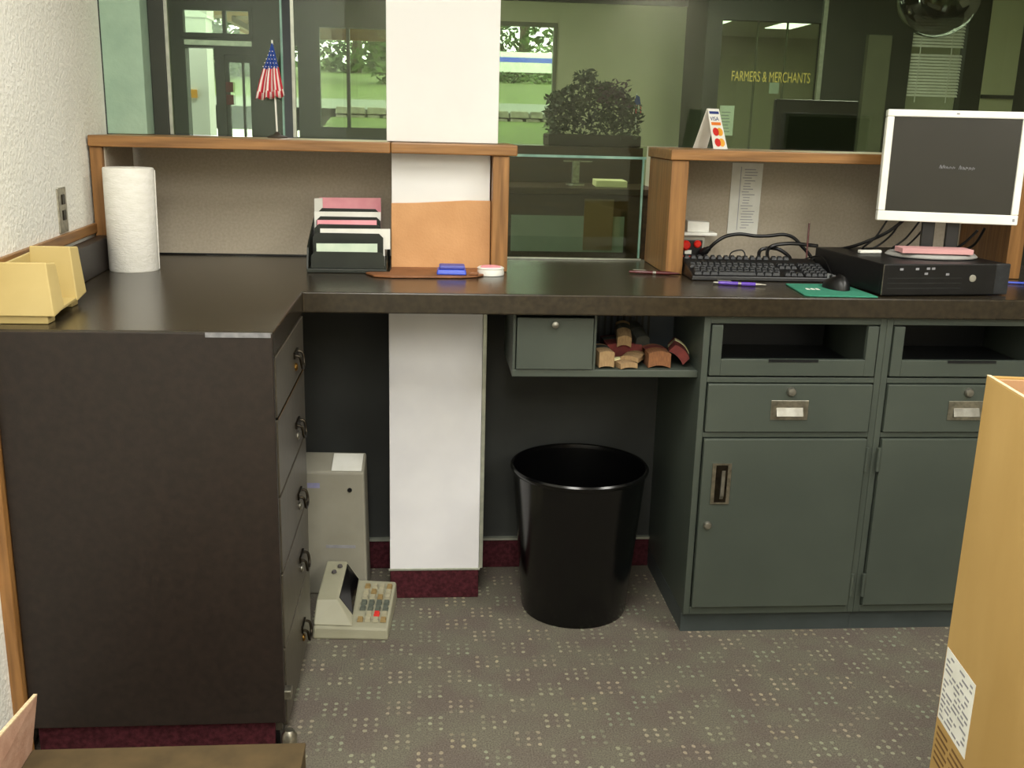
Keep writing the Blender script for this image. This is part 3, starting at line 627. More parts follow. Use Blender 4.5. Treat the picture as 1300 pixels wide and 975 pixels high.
# mouse and mat
o = MB().prism([(1.035, .205, 1.0005), (1.018, .01, 1.0005), (1.03, -.002, 1.0005), (1.215, -.012, 1.0005), (1.208, .205, 1.0005)], (0, 0, .004)).build('mouse_mat', teal_foam, bevel=.001)
tag(o, 'teal green mouse mat at the counter edge', 'mouse mat')
for k in range(3):
    x = 1.056 + k * .014
    MB().prism([(x, .092, 1.0046), (x + .010, .090, 1.0046), (x + .012, .110, 1.0046), (x + .008, .118, 1.0046), (x + .002, .112, 1.0046)], (0, 0, .0003)).build('printed_emblem', white_paper, o)
mo = thing('computer_mouse', 'black computer mouse on the teal mat', 'mouse', (1.152, .12, 1.005))
R = rot_at((1.152, .125, 1.005), 8)
vs = []; fs = []; n = 20; rings = 7
for j in range(rings):
    t_ = j / (rings - 1); s = math.cos(t_ * PI / 2 * .98); z = .036 * math.sin(t_ * PI / 2)
    for k in range(n):
        a = 2 * PI * k / n; vs.append((.031 * s * math.cos(a), .055 * s * math.sin(a) - .006 * t_, z * (1 - .18 * math.sin(a)) ))
for j in range(rings - 1):
    for k in range(n): fs.append((j * n + k, j * n + (k + 1) % n, (j + 1) * n + (k + 1) % n, (j + 1) * n + k))
fs += [tuple(range(n - 1, -1, -1)), tuple(range((rings - 1) * n, rings * n))]
MB(R).add(vs, fs).build('shell', black_plastic, mo, smooth=True)
MB(R).lathe([(.008, -.003), (.009, 0), (.008, .003)], (0, .028, .026), 16, 'x').build('wheel', dark_key, mo, smooth=True)
MB(R).box(-.0006, .0006, .008, .05, .0195, .0345).build('button_split', grey_ink, mo)

# ================================================================== DESKTOP COMPUTER
pc = thing('desktop_computer', 'flat black desktop computer under the white monitor', 'computer', (1.41, .2, CT))
R = rot_at((1.236, .012, CT), 6)
MB(R).box(0, .385, .018, .40, .003, .088).build('case', black_plastic, pc, bevel=.003)
fc = MB(R).box(-.002, .340, .0, .0178, .003, .089).build('front_bezel', black_plastic, pc, bevel=.003)
MB(R).box(.341, .387, .006, .0178, .003, .089).build('side_bezel', dark_key, pc, bevel=.003)
for z in (.022, .036, .050): MB(R).box(.012, .235, -.0008, .0, z, z + .0012).build('groove', dark_key, fc)
for (x, z) in ((.045, .072), (.092, .073), (.125, .074), (.140, .074), (.12, .060), (.185, .058)):
    MB(R).box(x, x + .010, -.0012, -.0002, z, z + .006).build('port', grey_ink, fc)
MB(R).lathe([(.010, 0), (.010, -.002), (.006, -.003)], (.268, 0, .050), 16, 'y').build('power_button', grey_plastic, fc)
MB(R).box(-.0022, -.001, .001, .004, .004, .088).build('edge_trim', nickel, fc)

# ================================================================== MONITOR
mon = thing('flat_monitor', 'white framed flat monitor with dark screen on the computer', 'monitor', (1.487, .22, 1.089))
a = math.degrees(math.atan2(-.10, .375))
R = Matrix.Translation(Vector((1.488, .200, 1.187))) @ Matrix.Rotation(math.radians(a), 4, 'Z') @ Matrix.Rotation(math.radians(-3), 4, 'X')
W2, H_ = .191, .312
f = MB(R); f.box(-W2, W2, -.012, .022, 0, .028); f.box(-W2, W2, -.012, .022, H_ - .020, H_); f.box(-W2, -W2 + .020, -.012, .022, .028, H_ - .020); f.box(W2 - .020, W2, -.012, .022, .028, H_ - .020)
fr = f.build('bezel', white_plastic, mon, bevel=.003)
sc = MB(R).box(-W2 + .0201, W2 - .0201, -.007, .020, .0281, H_ - .0201).build('screen', screen_mat, mon)
MB(R).hexa([(-W2 + .01, .0225, .01), (W2 - .01, .0225, .01), (W2 - .01, .0225, H_ - .01), (-W2 + .01, .0225, H_ - .01), (-.11, .055, .06), (.11, .055, .06), (.11, .055, H_ - .07), (-.11, .055, H_ - .07)]).build('back_shell', black_plastic, mon, bevel=.003)
sq = MB(R); random.seed(3)
for k in range(11):
    x = -.035 + k * .0088
    if k == 5: continue
    hh = .010 if k in (0, 1, 6) else .006
    sq.tube([(x, -.0075, .152 - k * .0003), (x + .003, -.0075, .152 + hh), (x + .005, -.0075, .150 + random.random() * .004), (x + .007, -.0075, .152 + hh * .7)], .0007, 5, 3)
sq.build('screen_text', grey_ink, sc)
MB(R).box(W2 - .018, W2 - .006, -.0125, -.0121, H_ - .016, H_ - .006).build('badge', grey_ink, fr)
MB(R).box(W2 - .015, W2 - .009, -.0125, -.0121, .010, .018).build('power_key', grey_ink, fr)
MB(R).box(-.006, .002, -.0125, -.0121, H_ - .011, H_ - .007).build('logo_mark', grey_ink, fr)
for x in (-.055, .012):
    MB(R).box(x, x + .034, .024, .046, -.083, .06).build('neck_post', black_plastic, mon, bevel=.002)
bs = MB(Matrix.Translation(Vector((1.46, .205, 1.0905))) @ Matrix.Rotation(math.radians(-6), 4, 'Z') @ Matrix.Diagonal((1.0, .72, 1, 1)))
bs.lathe([(.128, 0), (.130, .003), (.122, .010), (.060, .013)], (0, 0, 0), 40).build('stand_base', M('silver_plastic', rgb(150, 150, 146), rgb(164, 164, 160), rough=.35), mon, smooth=True)
pk = MB(rot_at((1.445, .165, 1.1045), -6)).box(-.10, .10, -.035, .03, 0, .014).build('note_pad', M('dusty_pink_paper', rgb(206, 154, 154), rough=.85), bevel=.001)
tag(pk, 'pink note pad lying on the monitor stand', 'note pad')
ad = MB(rot_at((1.30, .26, 1.0895), 8)).box(-.035, .035, -.008, .008, 0, .009).build('white_clip', white_plastic, bevel=.002)
tag(ad, 'small white clip on the computer case', 'clip')
# cables
def cable(name, pts, r, lab, m=black_plastic):
    o = MB().tube(pts, r, 8, 6).build(name, m, smooth=True); tag(o, lab, 'cable'); return o
cable('monitor_cable', [(1.42, .27, 1.21), (1.37, .30, 1.15), (1.30, .36, 1.10), (1.24, .47, 1.06), (1.20, .50, 1.01), (1.24, .54, 1.006), (1.31, .57, 1.006)], .005, 'thick black cable from the monitor down behind the computer')
cable('video_cable', [(1.36, .28, 1.20), (1.335, .31, 1.13), (1.31, .335, 1.094), (1.355, .35, 1.096), (1.39, .32, 1.14), (1.405, .29, 1.20)], .003, 'thin black loop hanging under the left monitor corner')
cable('signal_cable', [(1.45, .27, 1.19), (1.43, .31, 1.13), (1.40, .33, 1.095), (1.445, .34, 1.1), (1.475, .31, 1.15), (1.48, .28, 1.195)], .003, 'black cable loop behind the pink note pad')
cable('adapter_cable', [(1.62, .22, 1.17), (1.625, .27, 1.12), (1.60, .29, 1.097), (1.56, .27, 1.097), (1.58, .24, 1.13), (1.60, .22, 1.165)], .004, 'black cable loop under the right monitor corner')
cable('mouse_lead', [(1.155, .18, 1.012), (1.185, .235, 1.012), (1.192, .27, 1.03), (1.197, .36, 1.065), (1.18, .47, 1.04), (1.18, .56, 1.005)], .0022, 'thin black mouse lead running over the keyboard end')
cable('tangled_lead', [(1.10, .50, 1.006), (1.06, .52, 1.03), (1.07, .55, 1.06), (1.12, .54, 1.065), (1.15, .50, 1.04), (1.12, .47, 1.02), (1.075, .48, 1.035), (1.09, .53, 1.07), (1.15, .52, 1.085), (1.22, .46, 1.085)], .006, 'black cable tangle between keyboard and computer')
cable('keyboard_lead', [(.93, .436, 1.040), (.95, .47, 1.06), (.985, .48, 1.066), (.99, .465, 1.05), (.955, .455, 1.045)], .0022, 'thin grey lead loop behind the keyboard', dark_key)
cable('antenna_lead', [(1.185, .45, 1.006), (1.187, .46, 1.08), (1.190, .47, 1.155)], .0028, 'thin maroon antenna rod standing beside the computer', maroon_plastic)
# power box with red switch and plugged cable
pb = thing('power_outlet_box', 'small grey outlet box with red switch beside the oak post', 'outlet box', (.845, .60, CT))
bx(.785, .895, .585, .672, 1.001, 1.098).build('box_body', grey_plastic, pb, bevel=.003)
bx(.80, .885, .580, .5845, 1.008, 1.085).build('face_plate', black_plastic, pb, bevel=.002)
MB().lathe([(.016, 0), (.016, -.010), (.010, -.016)], (.828, .580, 1.068), 18, 'y').build('red_switch', red_plastic, pb, smooth=True)
MB().lathe([(.012, 0), (.012, -.006), (.008, -.010)], (.868, .580, 1.072), 16, 'y').build('red_reset', red_plastic, pb, smooth=True)
bx(.828, .850, .577, .5795, 1.040, 1.052).build('white_tag', white_paper, pb)
bx(.822, .862, .577, .5795, 1.012, 1.034).build('red_tag', red_print, pb)
bx(.782, .93, .575, .675, 1.0985, 1.108).build('lid', white_plastic, pb, bevel=.002)
cb = MB().hexa([(.838, .600, 1.1085), (.908, .596, 1.1085), (.910, .640, 1.1085), (.840, .644, 1.1085), (.838, .602, 1.143), (.908, .598, 1.140), (.910, .640, 1.140), (.840, .644, 1.143)]).build('card_stack', white_paper, bevel=.001)
tag(cb, 'white card stack lying on the outlet box', 'cards')
pg = MB().tube([(.882, .566, 1.045), (.898, .548, 1.062), (.915, .535, 1.083), (.945, .53, 1.103), (.99, .53, 1.111), (1.04, .53, 1.106), (1.085, .53, 1.107), (1.13, .53, 1.112), (1.165, .53, 1.103), (1.195, .525, 1.075), (1.22, .52, 1.05), (1.25, .51, 1.006)], [.013, .012, .009] + [.0055] * 30, 10, 6)
tag(pg.build('extension_cord', black_plastic, smooth=True), 'thick black power cord arching from the outlet box', 'cable')
# blue cable at right
cable('network_cable', [(1.70, .30, 1.0045), (1.76, .28, 1.0045), (1.85, .27, 1.0045), (1.95, .30, 1.0045)], .0035, 'blue network cable on the counter right of the computer', blue_plastic)
# note on taupe panel
nt_ = thing('posted_list', 'long white printed list pinned on the taupe panel', 'paper', (1.043, .678, 1.10))
pp = MB().prism([(.992, .6755, 1.098), (1.094, .6755, 1.096), (1.096, .6755, 1.327), (.993, .6755, 1.327)], (0, .0015, 0)).build('sheet', white_paper, nt_)
random.seed(5)
for k in range(22):
    z = 1.305 - k * .009; x = 1.03 + random.random() * .008
    bx(x, x + .018 + random.random() * .026, .6748, .6752, z, z + .0028).build('text_line', faint_ink, pp)
bx(1.022, 1.0245, .6748, .6752, 1.11, 1.315).build('rule_line', faint_ink, pp)

# ================================================================== ON THE SHELVES
# small flag
fg = thing('desk_flag', 'small American flag on a stick standing on the left shelf', 'flag', (-.457, .60, 1.371))
MB().tube([(-.456, .60, 1.372), (-.463, .60, 1.655)], .0028, 8, 0).build('stick', white_plastic, fg)
MB().lathe([(.030, .0), (.030, .004), (.010, .010), (.004, .018)], (-.456, .60, 1.372), 24).build('stand', terra, fg, smooth=True)
rows = [(0.0, -.464, -.461, 1.645), (0.12, -.472, -.455, 1.620), (0.3, -.482, -.450, 1.592), (0.42, -.491, -.4455, 1.574), (0.62, -.503, -.440, 1.540), (0.82, -.512, -.434, 1.508), (1.0, -.517, -.430, 1.488)]
nx = 26; fm = MB(); vs = []
for (t_, xa, xb, z) in rows:
    for i in range(nx + 1):
        u = i / nx; vs.append((xa + (xb - xa) * u, .592 - .010 * t_ * math.sin(u * PI * 6) - .004 * t_, z - .010 * t_ * abs(u - .42) * 0 + (u - .5) * .012 * t_ + .004 * t_ * math.sin(u * 20)))
fm.v = [Vector(p) for p in vs]
for j in range(len(rows) - 1):
    for i in range(nx):
        fm.f.append([j * (nx + 1) + i, j * (nx + 1) + i + 1, (j + 1) * (nx + 1) + i + 1, (j + 1) * (nx + 1) + i])
        fm.mi.append(2 if j < 3 else (1 if ((i + (j - 3) // 2) // 2) % 2 else 0))
cl = fm.build('cloth', [flag_red, flag_white, flag_blue], fg, smooth=True)
so_ = cl.modifiers.new('thick', 'SOLIDIFY'); so_.thickness = .0012
st = MB()
for j in range(5):
    for i in range(2 + j):
        z = 1.622 - j * .011; hw = .008 + j * .0042; x = -.4645 - j * .001 + (i - (1 + j) / 2) * (2 * hw / (2 + j))
        st.box(x - .0012, x + .0012, .5840, .5850, z - .0012, z + .0012)
st.build('stars', flag_white, fg)
# tent card
tcd = thing('tent_card', 'folded card sign with payment logos on the right shelf', 'sign', (.905, .60, 1.371))
R = rot_at((.890, .615, 1.3715), 62)
A = .036; T = .060; HT = .122
MB(R).hexa([(-A * 0 - .055, -.03, 0), (-.052, -.03, 0), (-.052, .03, 0), (-.055, .03, 0), (-.002, -.03, HT), (.0, -.03, HT), (.0, .03, HT), (-.002, .03, HT)])
def on_face(R, side, rects, parent, t):
    for (u0, u1, h0, h1, m, nm) in rects:
        q = MB(R)
        def P(u, h, o): 
            x = side * (.046 * (1 - h / HT) + .0015 + o); return (x, u, h)
        q.hexa([P(u0, h0, 0), P(u1, h0, 0), P(u1, h0, t), P(u0, h0, t), P(u0, h1, 0), P(u1, h1, 0), P(u1, h1, t), P(u0, h1, t)]); q.build(nm, m, parent)
R = rot_at((.893, .60, 1.3715), -62)
fA = MB(R).hexa([(.046, -.030, 0), (.0475, -.030, 0), (.0475, .030, 0), (.046, .030, 0), (0, -.024, HT), (.0015, -.024, HT), (.0015, .024, HT), (0, .024, HT)]).build('front_leaf', white_paper, tcd)
fB = MB(R).hexa([(-.046, -.030, 0), (-.0475, -.030, 0), (-.0475, .030, 0), (-.046, .030, 0), (-.0003, -.024, HT), (-.0018, -.024, HT), (-.0018, .024, HT), (-.0003, .024, HT)]).build('rear_leaf', white_paper, tcd)
on_face(R, 1, [(-.020, .020, .106, .114, navy_print, 'navy_bar'), (-.020, .020, .072, .081, orange_print, 'orange_bar')], fA, .0004)
def disc(u, h, r, m, o):
    q = MB(R); pts = []
    for k in range(20):
        a_ = 2 * PI * k / 20; hh = h + r * math.sin(a_); pts.append((.046 * (1 - hh / HT) + .0017 + o, u + r * math.cos(a_), hh))
    q.prism(pts, (.0004, 0, 0)); q.build('logo_disc', m, fA)
for h in (.052, .020): disc(.010, h, .0125, yellow_print, .0); disc(-.008, h, .0125, red_print, .0005)
tv = text_mesh('VISA', .018, 'card_lettering', navy_print, fA, (0, 0, 0), (0, 0, 0), .0003)
sl = math.atan2(.046, HT)
Lm = R @ Matrix.Translation((.046 * (1 - .086 / HT) + .0020, -.021, .086)) @ Matrix.Rotation(-sl, 4, 'Y') @ Matrix(((0, 0, 1, 0), (1, 0, 0, 0), (0, 1, 0, 0), (0, 0, 0, 1)))
tv.matrix_local = Matrix.Translation(-Vector(tcd.location)) @ Lm

# ================================================================== TALL CARTON (right)
cx = thing('tall_carton', 'tall open brown cardboard carton at the right edge', 'cardboard box', (1.1, -1.35, 0))
R = Matrix.Translation(Vector((.964, -1.0, 0))) @ Matrix.Rotation(math.radians(-8.2), 4, 'Z')
D, W_, H_, t_ = .62, .50, 1.03, .007
MB(R).box(0, t_, -D, 0, 0, H_).build('side_panel', cardboard, cx, bevel=.002)
MB(R).box(W_ - t_, W_, -D, 0, 0, H_).build('side_panel', cardboard, cx, bevel=.002)
MB(R).box(t_, W_ - t_, -t_, 0, 0, H_).build('end_panel', cardboard, cx, bevel=.002)
MB(R).box(t_, W_ - t_, -D, -D + t_, 0, H_).build('end_panel', cardboard, cx, bevel=.002)
MB(R).box(t_, W_ - t_, -D + t_, -t_, .003, .01).build('bottom_panel', cardboard, cx)
MB(R).box(t_ + .001, W_ - t_ - .001, -t_ - .008, -t_ - .001, H_ - .22, H_ - .004).build('inner_flap', cardboard_in, cx)
MB(R).box(t_ + .001, t_ + .008, -D + .02, -.022, H_ - .22, H_ - .012).build('inner_flap', cardboard_in, cx)
MB(R).box(0.0003, t_ - .0003, -D, 0, H_ + .0002, H_ + .001).build('cut_edge', board_edge, cx)
lb = MB(R).box(-.0008, -.0002, -.141, -.006, .370, .515).build('shipping_label', white_paper, cx)
random.seed(11)
for k in range(13):
    z0 = .378 + k * .0103; s0 = .012
    while s0 < .125:
        l_ = random.uniform(.010, .032); l_ = min(l_, .132 - s0)
        if random.random() < .72 and l_ > .004: MB(R).box(-.0011, -.0009, -s0 - l_, -s0, z0, z0 + .0042).build('label_text', grey_ink, lb)
        s0 += l_ + .006
pt_ = MB(R)
for k in range(6):
    z0 = .355 - k * .013
    pt_.box(-.0006, -.0002, -.062 - .008 * (k % 2), -.012, z0 - .005, z0); pt_.box(-.0006, -.0002, -.150, -.085 + .006 * (k % 3), z0 - .005, z0)
o = pt_.build('carton_print', brown_ink, cx); o['kind'] = 'stuff'

# ================================================================== LOW CARTON (bottom left)
lc = thing('low_carton', 'low brown carton with one flap standing up, bottom left', 'cardboard box', (-.48, -1.2, 0))
MB().box(-.716, -.222, -1.50, -.936, 0, .292).build('carton_body', cardboard_dim, lc, bevel=.003)
MB().box(-.714, -.221, -1.22, -.934, .293, .300).build('top_flap', cardboard_dim, lc, bevel=.002)
MB().box(-.714, -.221, -1.50, -1.225, .293, .300).build('top_flap', cardboard_dim, lc, bevel=.002)
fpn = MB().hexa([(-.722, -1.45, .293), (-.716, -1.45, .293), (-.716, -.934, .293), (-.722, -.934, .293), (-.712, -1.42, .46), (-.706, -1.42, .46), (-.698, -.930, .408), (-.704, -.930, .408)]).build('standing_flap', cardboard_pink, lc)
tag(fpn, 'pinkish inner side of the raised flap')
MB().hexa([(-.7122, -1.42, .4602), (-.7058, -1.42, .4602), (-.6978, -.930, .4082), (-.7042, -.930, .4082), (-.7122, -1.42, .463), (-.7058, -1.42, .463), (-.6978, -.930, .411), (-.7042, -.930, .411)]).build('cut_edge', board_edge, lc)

# ================================================================== LOBBY
FY = 5.2
struct(bx(-3.2, 5.0, 0.745, 4.6, 2.6, 2.7).build('ceiling', ceil_mat), 'lobby ceiling')
struct(bx(-3.2, 1.9, 4.601, 5.35, 2.6, 2.7).build('ceiling', ceil_mat))
struct(bx(-3.2, -3.1, 0.745, 5.35, 0, 2.6).build('wall_lobby_left', bronze))
holes = [(-1.77, -1.26, 1.985, 2.2), (-1.745, -1.54, 0, 1.915), (-1.47, -1.27, .1, 1.87), (-.976, -.945, 1.30, 1.95), (-.81, -.20, 1.35, 2.11)]
struct(grid_wall(MB(), -3.1, .30, 0, 2.6, FY, FY + .12, holes).build('wall_entrance', bronze), 'dark entrance wall across the lobby')
struct(grid_wall(MB(), .3005, 2.0, 0, 2.6, FY, FY + .12, [(.45, .955, 1.26, 2.165)]).build('wall_lobby', beige_wall), 'beige lobby wall beyond the glass')
struct(bx(.3005, 2.0, FY - .03, FY - .001, 2.31, 2.59).build('trim_7', bronze))
def window(n, x0, x1, z0, z1, fm, gl=glass_clear, bars=()):
    e = thing('window_%d' % n, None, None, ((x0 + x1) / 2, FY, z0)); del e['label']; del e['category']; e['kind'] = 'structure'
    f = MB(); f.box(x0, x1, FY - .015, FY + .05, z1 - .03, z1); f.box(x0, x1, FY - .015, FY + .05, z0, z0 + .03)
    f.box(x0, x0 + .025, FY - .015, FY + .05, z0 + .03, z1 - .03); f.box(x1 - .025, x1, FY - .015, FY + .05, z0 + .03, z1 - .03)
    for b_ in bars: f.box(b_ - .012, b_ + .012, FY - .01, FY + .05, z0 + .03, z1 - .03)
    f.build('frame', fm, e); bx(x0 + .025, x1 - .025, FY + .015, FY + .02, z0 + .03, z1 - .03).build('pane', gl, e)
def thing_ok(): pass
_thing = thing
def thing(name, label, cat, loc, group=None):
    o = bpy.data.objects.new(name, None); COL.objects.link(o); o.location = loc; o.empty_display_size = 0.1
    o['label'] = label or ''; o['category'] = cat or ''
    if group: o['group'] = group
    return o
window(2, -1.77, -1.26, 1.985, 2.2, bronze, bars=(-1.46,))
window(3, -.81, -.20, 1.35, 2.11, bronze, bars=(-.58,))
window(4, .45, .955, 1.26, 2.165, olive_frame)
d1 = thing('door_1', 'glass entrance door', 'door', (-1.37, FY, .0)); d1['kind'] = 'structure'; del d1['category']
f = MB(); f.box(-1.47, -1.27, FY + .02, FY + .06, 1.82, 1.87); f.box(-1.47, -1.27, FY + .02, FY + .06, .1, .3); f.box(-1.47, -1.445, FY + .02, FY + .06, .3, 1.82); f.box(-1.295, -1.27, FY + .02, FY + .06, .3, 1.82); f.box(-1.352, -1.338, FY + .02, FY + .06, .3, 1.82)
f.build('frame', bronze, d1); bx(-1.445, -1.295, FY + .036, FY + .042, .3, 1.82).build('pane', glass_clear, d1)
for (z, m) in ((1.64, red_bundle), (1.55, red_bundle)): bx(-1.468, -1.415, FY - .004, FY + .0, z - .03, z + .04).build('door_notice', m, d1)
bx(-1.745, -1.27, FY - .02, FY - .001, 1.93, 1.965).build('trim_8', alu); struct(bpy.data.objects['trim_8'])

# check desk, planter, papers (seen through the pass window)
dk = thing('check_desk', 'dark walnut standing desk seen through the pass window', 'desk', (.7, 2.5, 0))
bx(.20, 1.10, 2.12, 2.75, 1.12, 1.15).build('desk_top', wood_dark, dk, bevel=.004)
bx(.24, 1.06, 2.17, 2.70, 0, 1.119).build('desk_body', wood_dark, dk)
bx(.395, .935, 2.155, 2.169, .85, 1.02).build('front_panel', M('grey_glass_panel', rgb(128, 138, 124), rgb(138, 148, 134), rough=.2), dk)
bx(.74, .88, 2.150, 2.1545, .86, 1.10).build('centre_stile', M('tan_stile', rgb(120, 100, 76), rough=.4), dk)
bx(.20, 1.10, 2.60, 2.95, 1.151, 1.33).build('raised_back', wood_dark, dk)
o = MB(rot_at((.89, 2.35, 1.1505), -4)).box(-.075, .075, -.10, .10, 0, .03).build('paper_pad', cream_paper, bevel=.002); tag(o, 'cream paper pad lying on the walnut desk', 'paper pad')
pt = thing('pen_stand', 'small metal pen stand on the walnut desk', 'pen stand', (.72, 2.35, 1.15))
MB().lathe([(.045, 0), (.045, .008), (.012, .012)], (.72, 2.35, 1.151), 20).build('foot', nickel, pt, smooth=True); bx(.703, .737, 2.33, 2.37, 1.163, 1.262).build('holder', nickel, pt, bevel=.002); bx(.66, .80, 2.342, 2.358, 1.2625, 1.268).build('cross_tray', nickel, pt)
pl = thing('planter', 'dark planter of bushy purple and green plants behind the pass window', 'plant', (.86, 2.78, 1.331))
bx(.62, 1.10, 2.66, 2.92, 1.331, 1.39).build('box_planter', terra, pl, bevel=.006)
random.seed(21)
def leaves(n, fc, size, cen):
    mb = MB()
    for k in range(n):
        p_ = Vector(fc()); a_ = random.random() * 6.28; b_ = random.uniform(-.9, .9); s = size * random.uniform(.6, 1.3)
        d1_ = Vector((math.cos(a_) * math.cos(b_), math.sin(a_) * math.cos(b_), math.sin(b_))); d2_ = d1_.cross(Vector((random.random() - .5, random.random() - .5, random.random() - .5))).normalized()
        mb.add([p_ - d1_ * s, p_ + d2_ * s * .42, p_ + d1_ * s, p_ - d2_ * s * .42], [(0, 1, 2, 3)])
    return mb
def bush():
    x = random.uniform(-.24, .24); h_ = .21 + .05 * math.cos(x * 9) + (.06 if -.1 < x < .0 else 0) - .35 * max(0, x - .12)
    return (.86 + x, 2.79 + random.uniform(-.14, .14), 1.37 + random.random() ** .8 * (h_ + .03))
o = leaves(2400, bush, .018, None).build('foliage', leaf_dark, pl, recalc=False); o['kind'] = 'stuff'
o = leaves(160, lambda: (.95 + random.gauss(0, .045), 2.70 + random.gauss(0, .03), 1.59 + random.gauss(0, .03)), .020, None).build('blossom', leaf_purple, pl, recalc=False); o['kind'] = 'stuff'
sf = MB()
for (x0, z) in ((.78, 1.69), (.83, 1.68), (.9, 1.66)): sf.tube([(x0, 2.76, 1.42), (x0 + .01, 2.76, 1.55), (x0 + .015, 2.76, z)], .003, 5, 3)
sf.build('stem', leaf_dark, pl)
sfl = thing('stick_flag', 'tiny flag stuck at the right end of the planter', 'flag', (1.075, 2.70, 1.425))
MB().tube([(1.075, 2.70, 1.421), (1.072, 2.70, 1.60)], .002, 6, 0).build('stick', white_plastic, sfl)
MB().prism([(1.070, 2.698, 1.595), (1.058, 2.698, 1.55), (1.066, 2.698, 1.545), (1.095, 2.698, 1.548), (1.088, 2.698, 1.585)], (0, .002, 0)).build('canton', flag_blue, sfl)
for k in range(4): MB().prism([(1.060 + k * .011, 2.697, 1.544), (1.065 + k * .011, 2.697, 1.544), (1.062 + k * .013, 2.697, 1.50), (1.056 + k * .013, 2.697, 1.50)], (0, .002, 0)).build('stripe', flag_red if k % 2 else flag_white, sfl)

# added black shape for the reflected monitor back, on an unseen desk
ld = thing('reflection_desk', 'added unseen desk carrying the monitor reflection shape behind the right shelf', 'desk', (1.6, 1.6, 0))
bx(1.25, 2.1, 1.35, 1.95, 1.17, 1.20).build('desk_top', wood_dark, ld); bx(1.28, 2.07, 1.40, 1.90, 0, 1.169).build('desk_body', wood_dark, ld)
lm = thing('monitor_reflection', 'black shape standing in for the monitor back reflected in the right glass', 'monitor', (1.57, 1.55, 1.2))
MB(rot_at((1.572, 1.50, 0), 0)).box(-.172, .172, 0, .03, 1.345, 1.557).build('back_cover', black_plastic, lm, bevel=.004)
bx(1.55, 1.60, 1.531, 1.56, 1.215, 1.45).build('neck', black_plastic, lm); bx(1.47, 1.68, 1.46, 1.64, 1.201, 1.214).build('foot', black_plastic, lm, bevel=.003)
bx(1.42, 1.725, 1.5305, 1.5335, 1.365, 1.54).build('screen', screen_mat, lm)
# smoked dome hanging from the ceiling
dm = thing('security_dome', 'smoked glass dome hanging from the lobby ceiling', 'dome', (2.075, 1.6, 1.80))
MB().lathe([(.0, -.165)] + [(.165 * math.sin(a_ * PI / 24), -.165 * math.cos(a_ * PI / 24)) for a_ in range(1, 13)], (2.075, 1.6, 1.985), 40, cap0=False, cap1=False).build('bowl', glass_smoke, dm, smooth=True)
MB().lathe([(.175, 0), (.175, .05), (.10, .07), (.02, .08), (.02, .6)], (2.075, 1.6, 1.986), 40).build('mount', black_plastic, dm, smooth=True)
MB().lathe([(.0, -.05), (.035, -.035), (.05, 0), (.05, .04)], (2.075, 1.6, 1.94), 20, cap0=False).build('camera_ball', black_plastic, dm, smooth=True)

# office front at the right
OY = 4.6
struct(grid_wall(MB(), 1.92, 3.95, 0, 2.6, OY, OY + .08, [(2.03, 2.745, .1, 2.17), (3.40, 3.80, 1.0, 2.25)]).build('wall_office', bronze), 'dark framed office front across the lobby')
struct(bx(3.951, 4.20, OY, OY + .08, 0, 2.6).build('wall_office_side', beige_wall)); struct(bx(4.201, 5.0, OY, OY + .08, 0, 2.6).build('wall_dark_end', bronze))
struct(bx(3.951, 4.20, OY - .02, OY - .001, 1.70, 1.725).build('trim_9', bronze))
struct(bx(1.92, 2.0, OY + .081, FY - .001, 0, 2.6).build('wall_office_return', bronze))
struct(bx(3.06, 3.23, OY - .05, OY - .001, 0, 2.1).build('trim_10', olive_frame))
struct(bx(1.92, 5.0, OY + .081, 9.1, 2.45, 2.55).build('ceiling', ceil_mat))
struct(bx(1.92, 5.0, 9.0, 9.1, 0, 2.45).build('wall_office_back', beige_wall))
struct(bx(2.001, 2.08, FY + .13, 9.0, 0, 2.45).build('wall_office_left', beige_wall))
for k, (x, y) in enumerate(OFFT):
    t = thing('ceiling_light', 'bright ceiling strip inside the glazed office, ' + ('nearer the beige wall' if k == 0 else 'nearer the black monitor reflection'), 'ceiling light', (x, y, 2.43), 'office ceiling strips')
    bx(x - .15, x + .15, y - .55, y + .55, 2.436, 2.449).build('tray', white_paint, t); bx(x - .13, x + .13, y - .52, y + .52, 2.431, 2.4355).build('diffuser', M('office_diffuser', rgb(245, 250, 240), rgb(248, 252, 244), emit=4.0), t)
ow = thing('office_glazing', 'glazed office door with gold lettering across the lobby', 'glass door', (2.39, OY, .1))
bx(2.03, 2.745, OY + .03, OY + .036, .1, 2.17).build('pane', glass_clear, ow)
bx(2.728, 2.758, OY - .03, OY - .001, .1, 2.59).build('edge_post', alu, ow)
for x in (2.29, 2.50): bx(x, x + .012, OY + .037, OY + .05, .1, 2.17).build('mullion', olive_frame, ow)
tx = text_mesh('FARMERS & MERCHANTS', .100, 'lettering', gold, ow, (2.125, OY + .027, 1.768), (PI / 2, 0, 0), .001)
tx.scale = (0.515, 1.0, 1)
bx(2.405, 2.475, OY + .026, OY + .0295, 1.69, 1.765).build('small_notice', M('grey_green_notice', rgb(150, 166, 144), rough=.8), ow)
o = thing('window_notice', 'pale green leaflet taped to the office glass behind the tent card', 'paper', (2.11, OY, 1.39))
q = bx(2.062, 2.165, OY + .024, OY + .0285, 1.395, 1.60).build('leaflet', green_paper, o)
for k in range(7): bx(2.075, 2.14 - .006 * (k % 3), OY + .0235, OY + .0239, 1.42 + k * .022, 1.425 + k * .022).build('text_line', grey_ink, q)
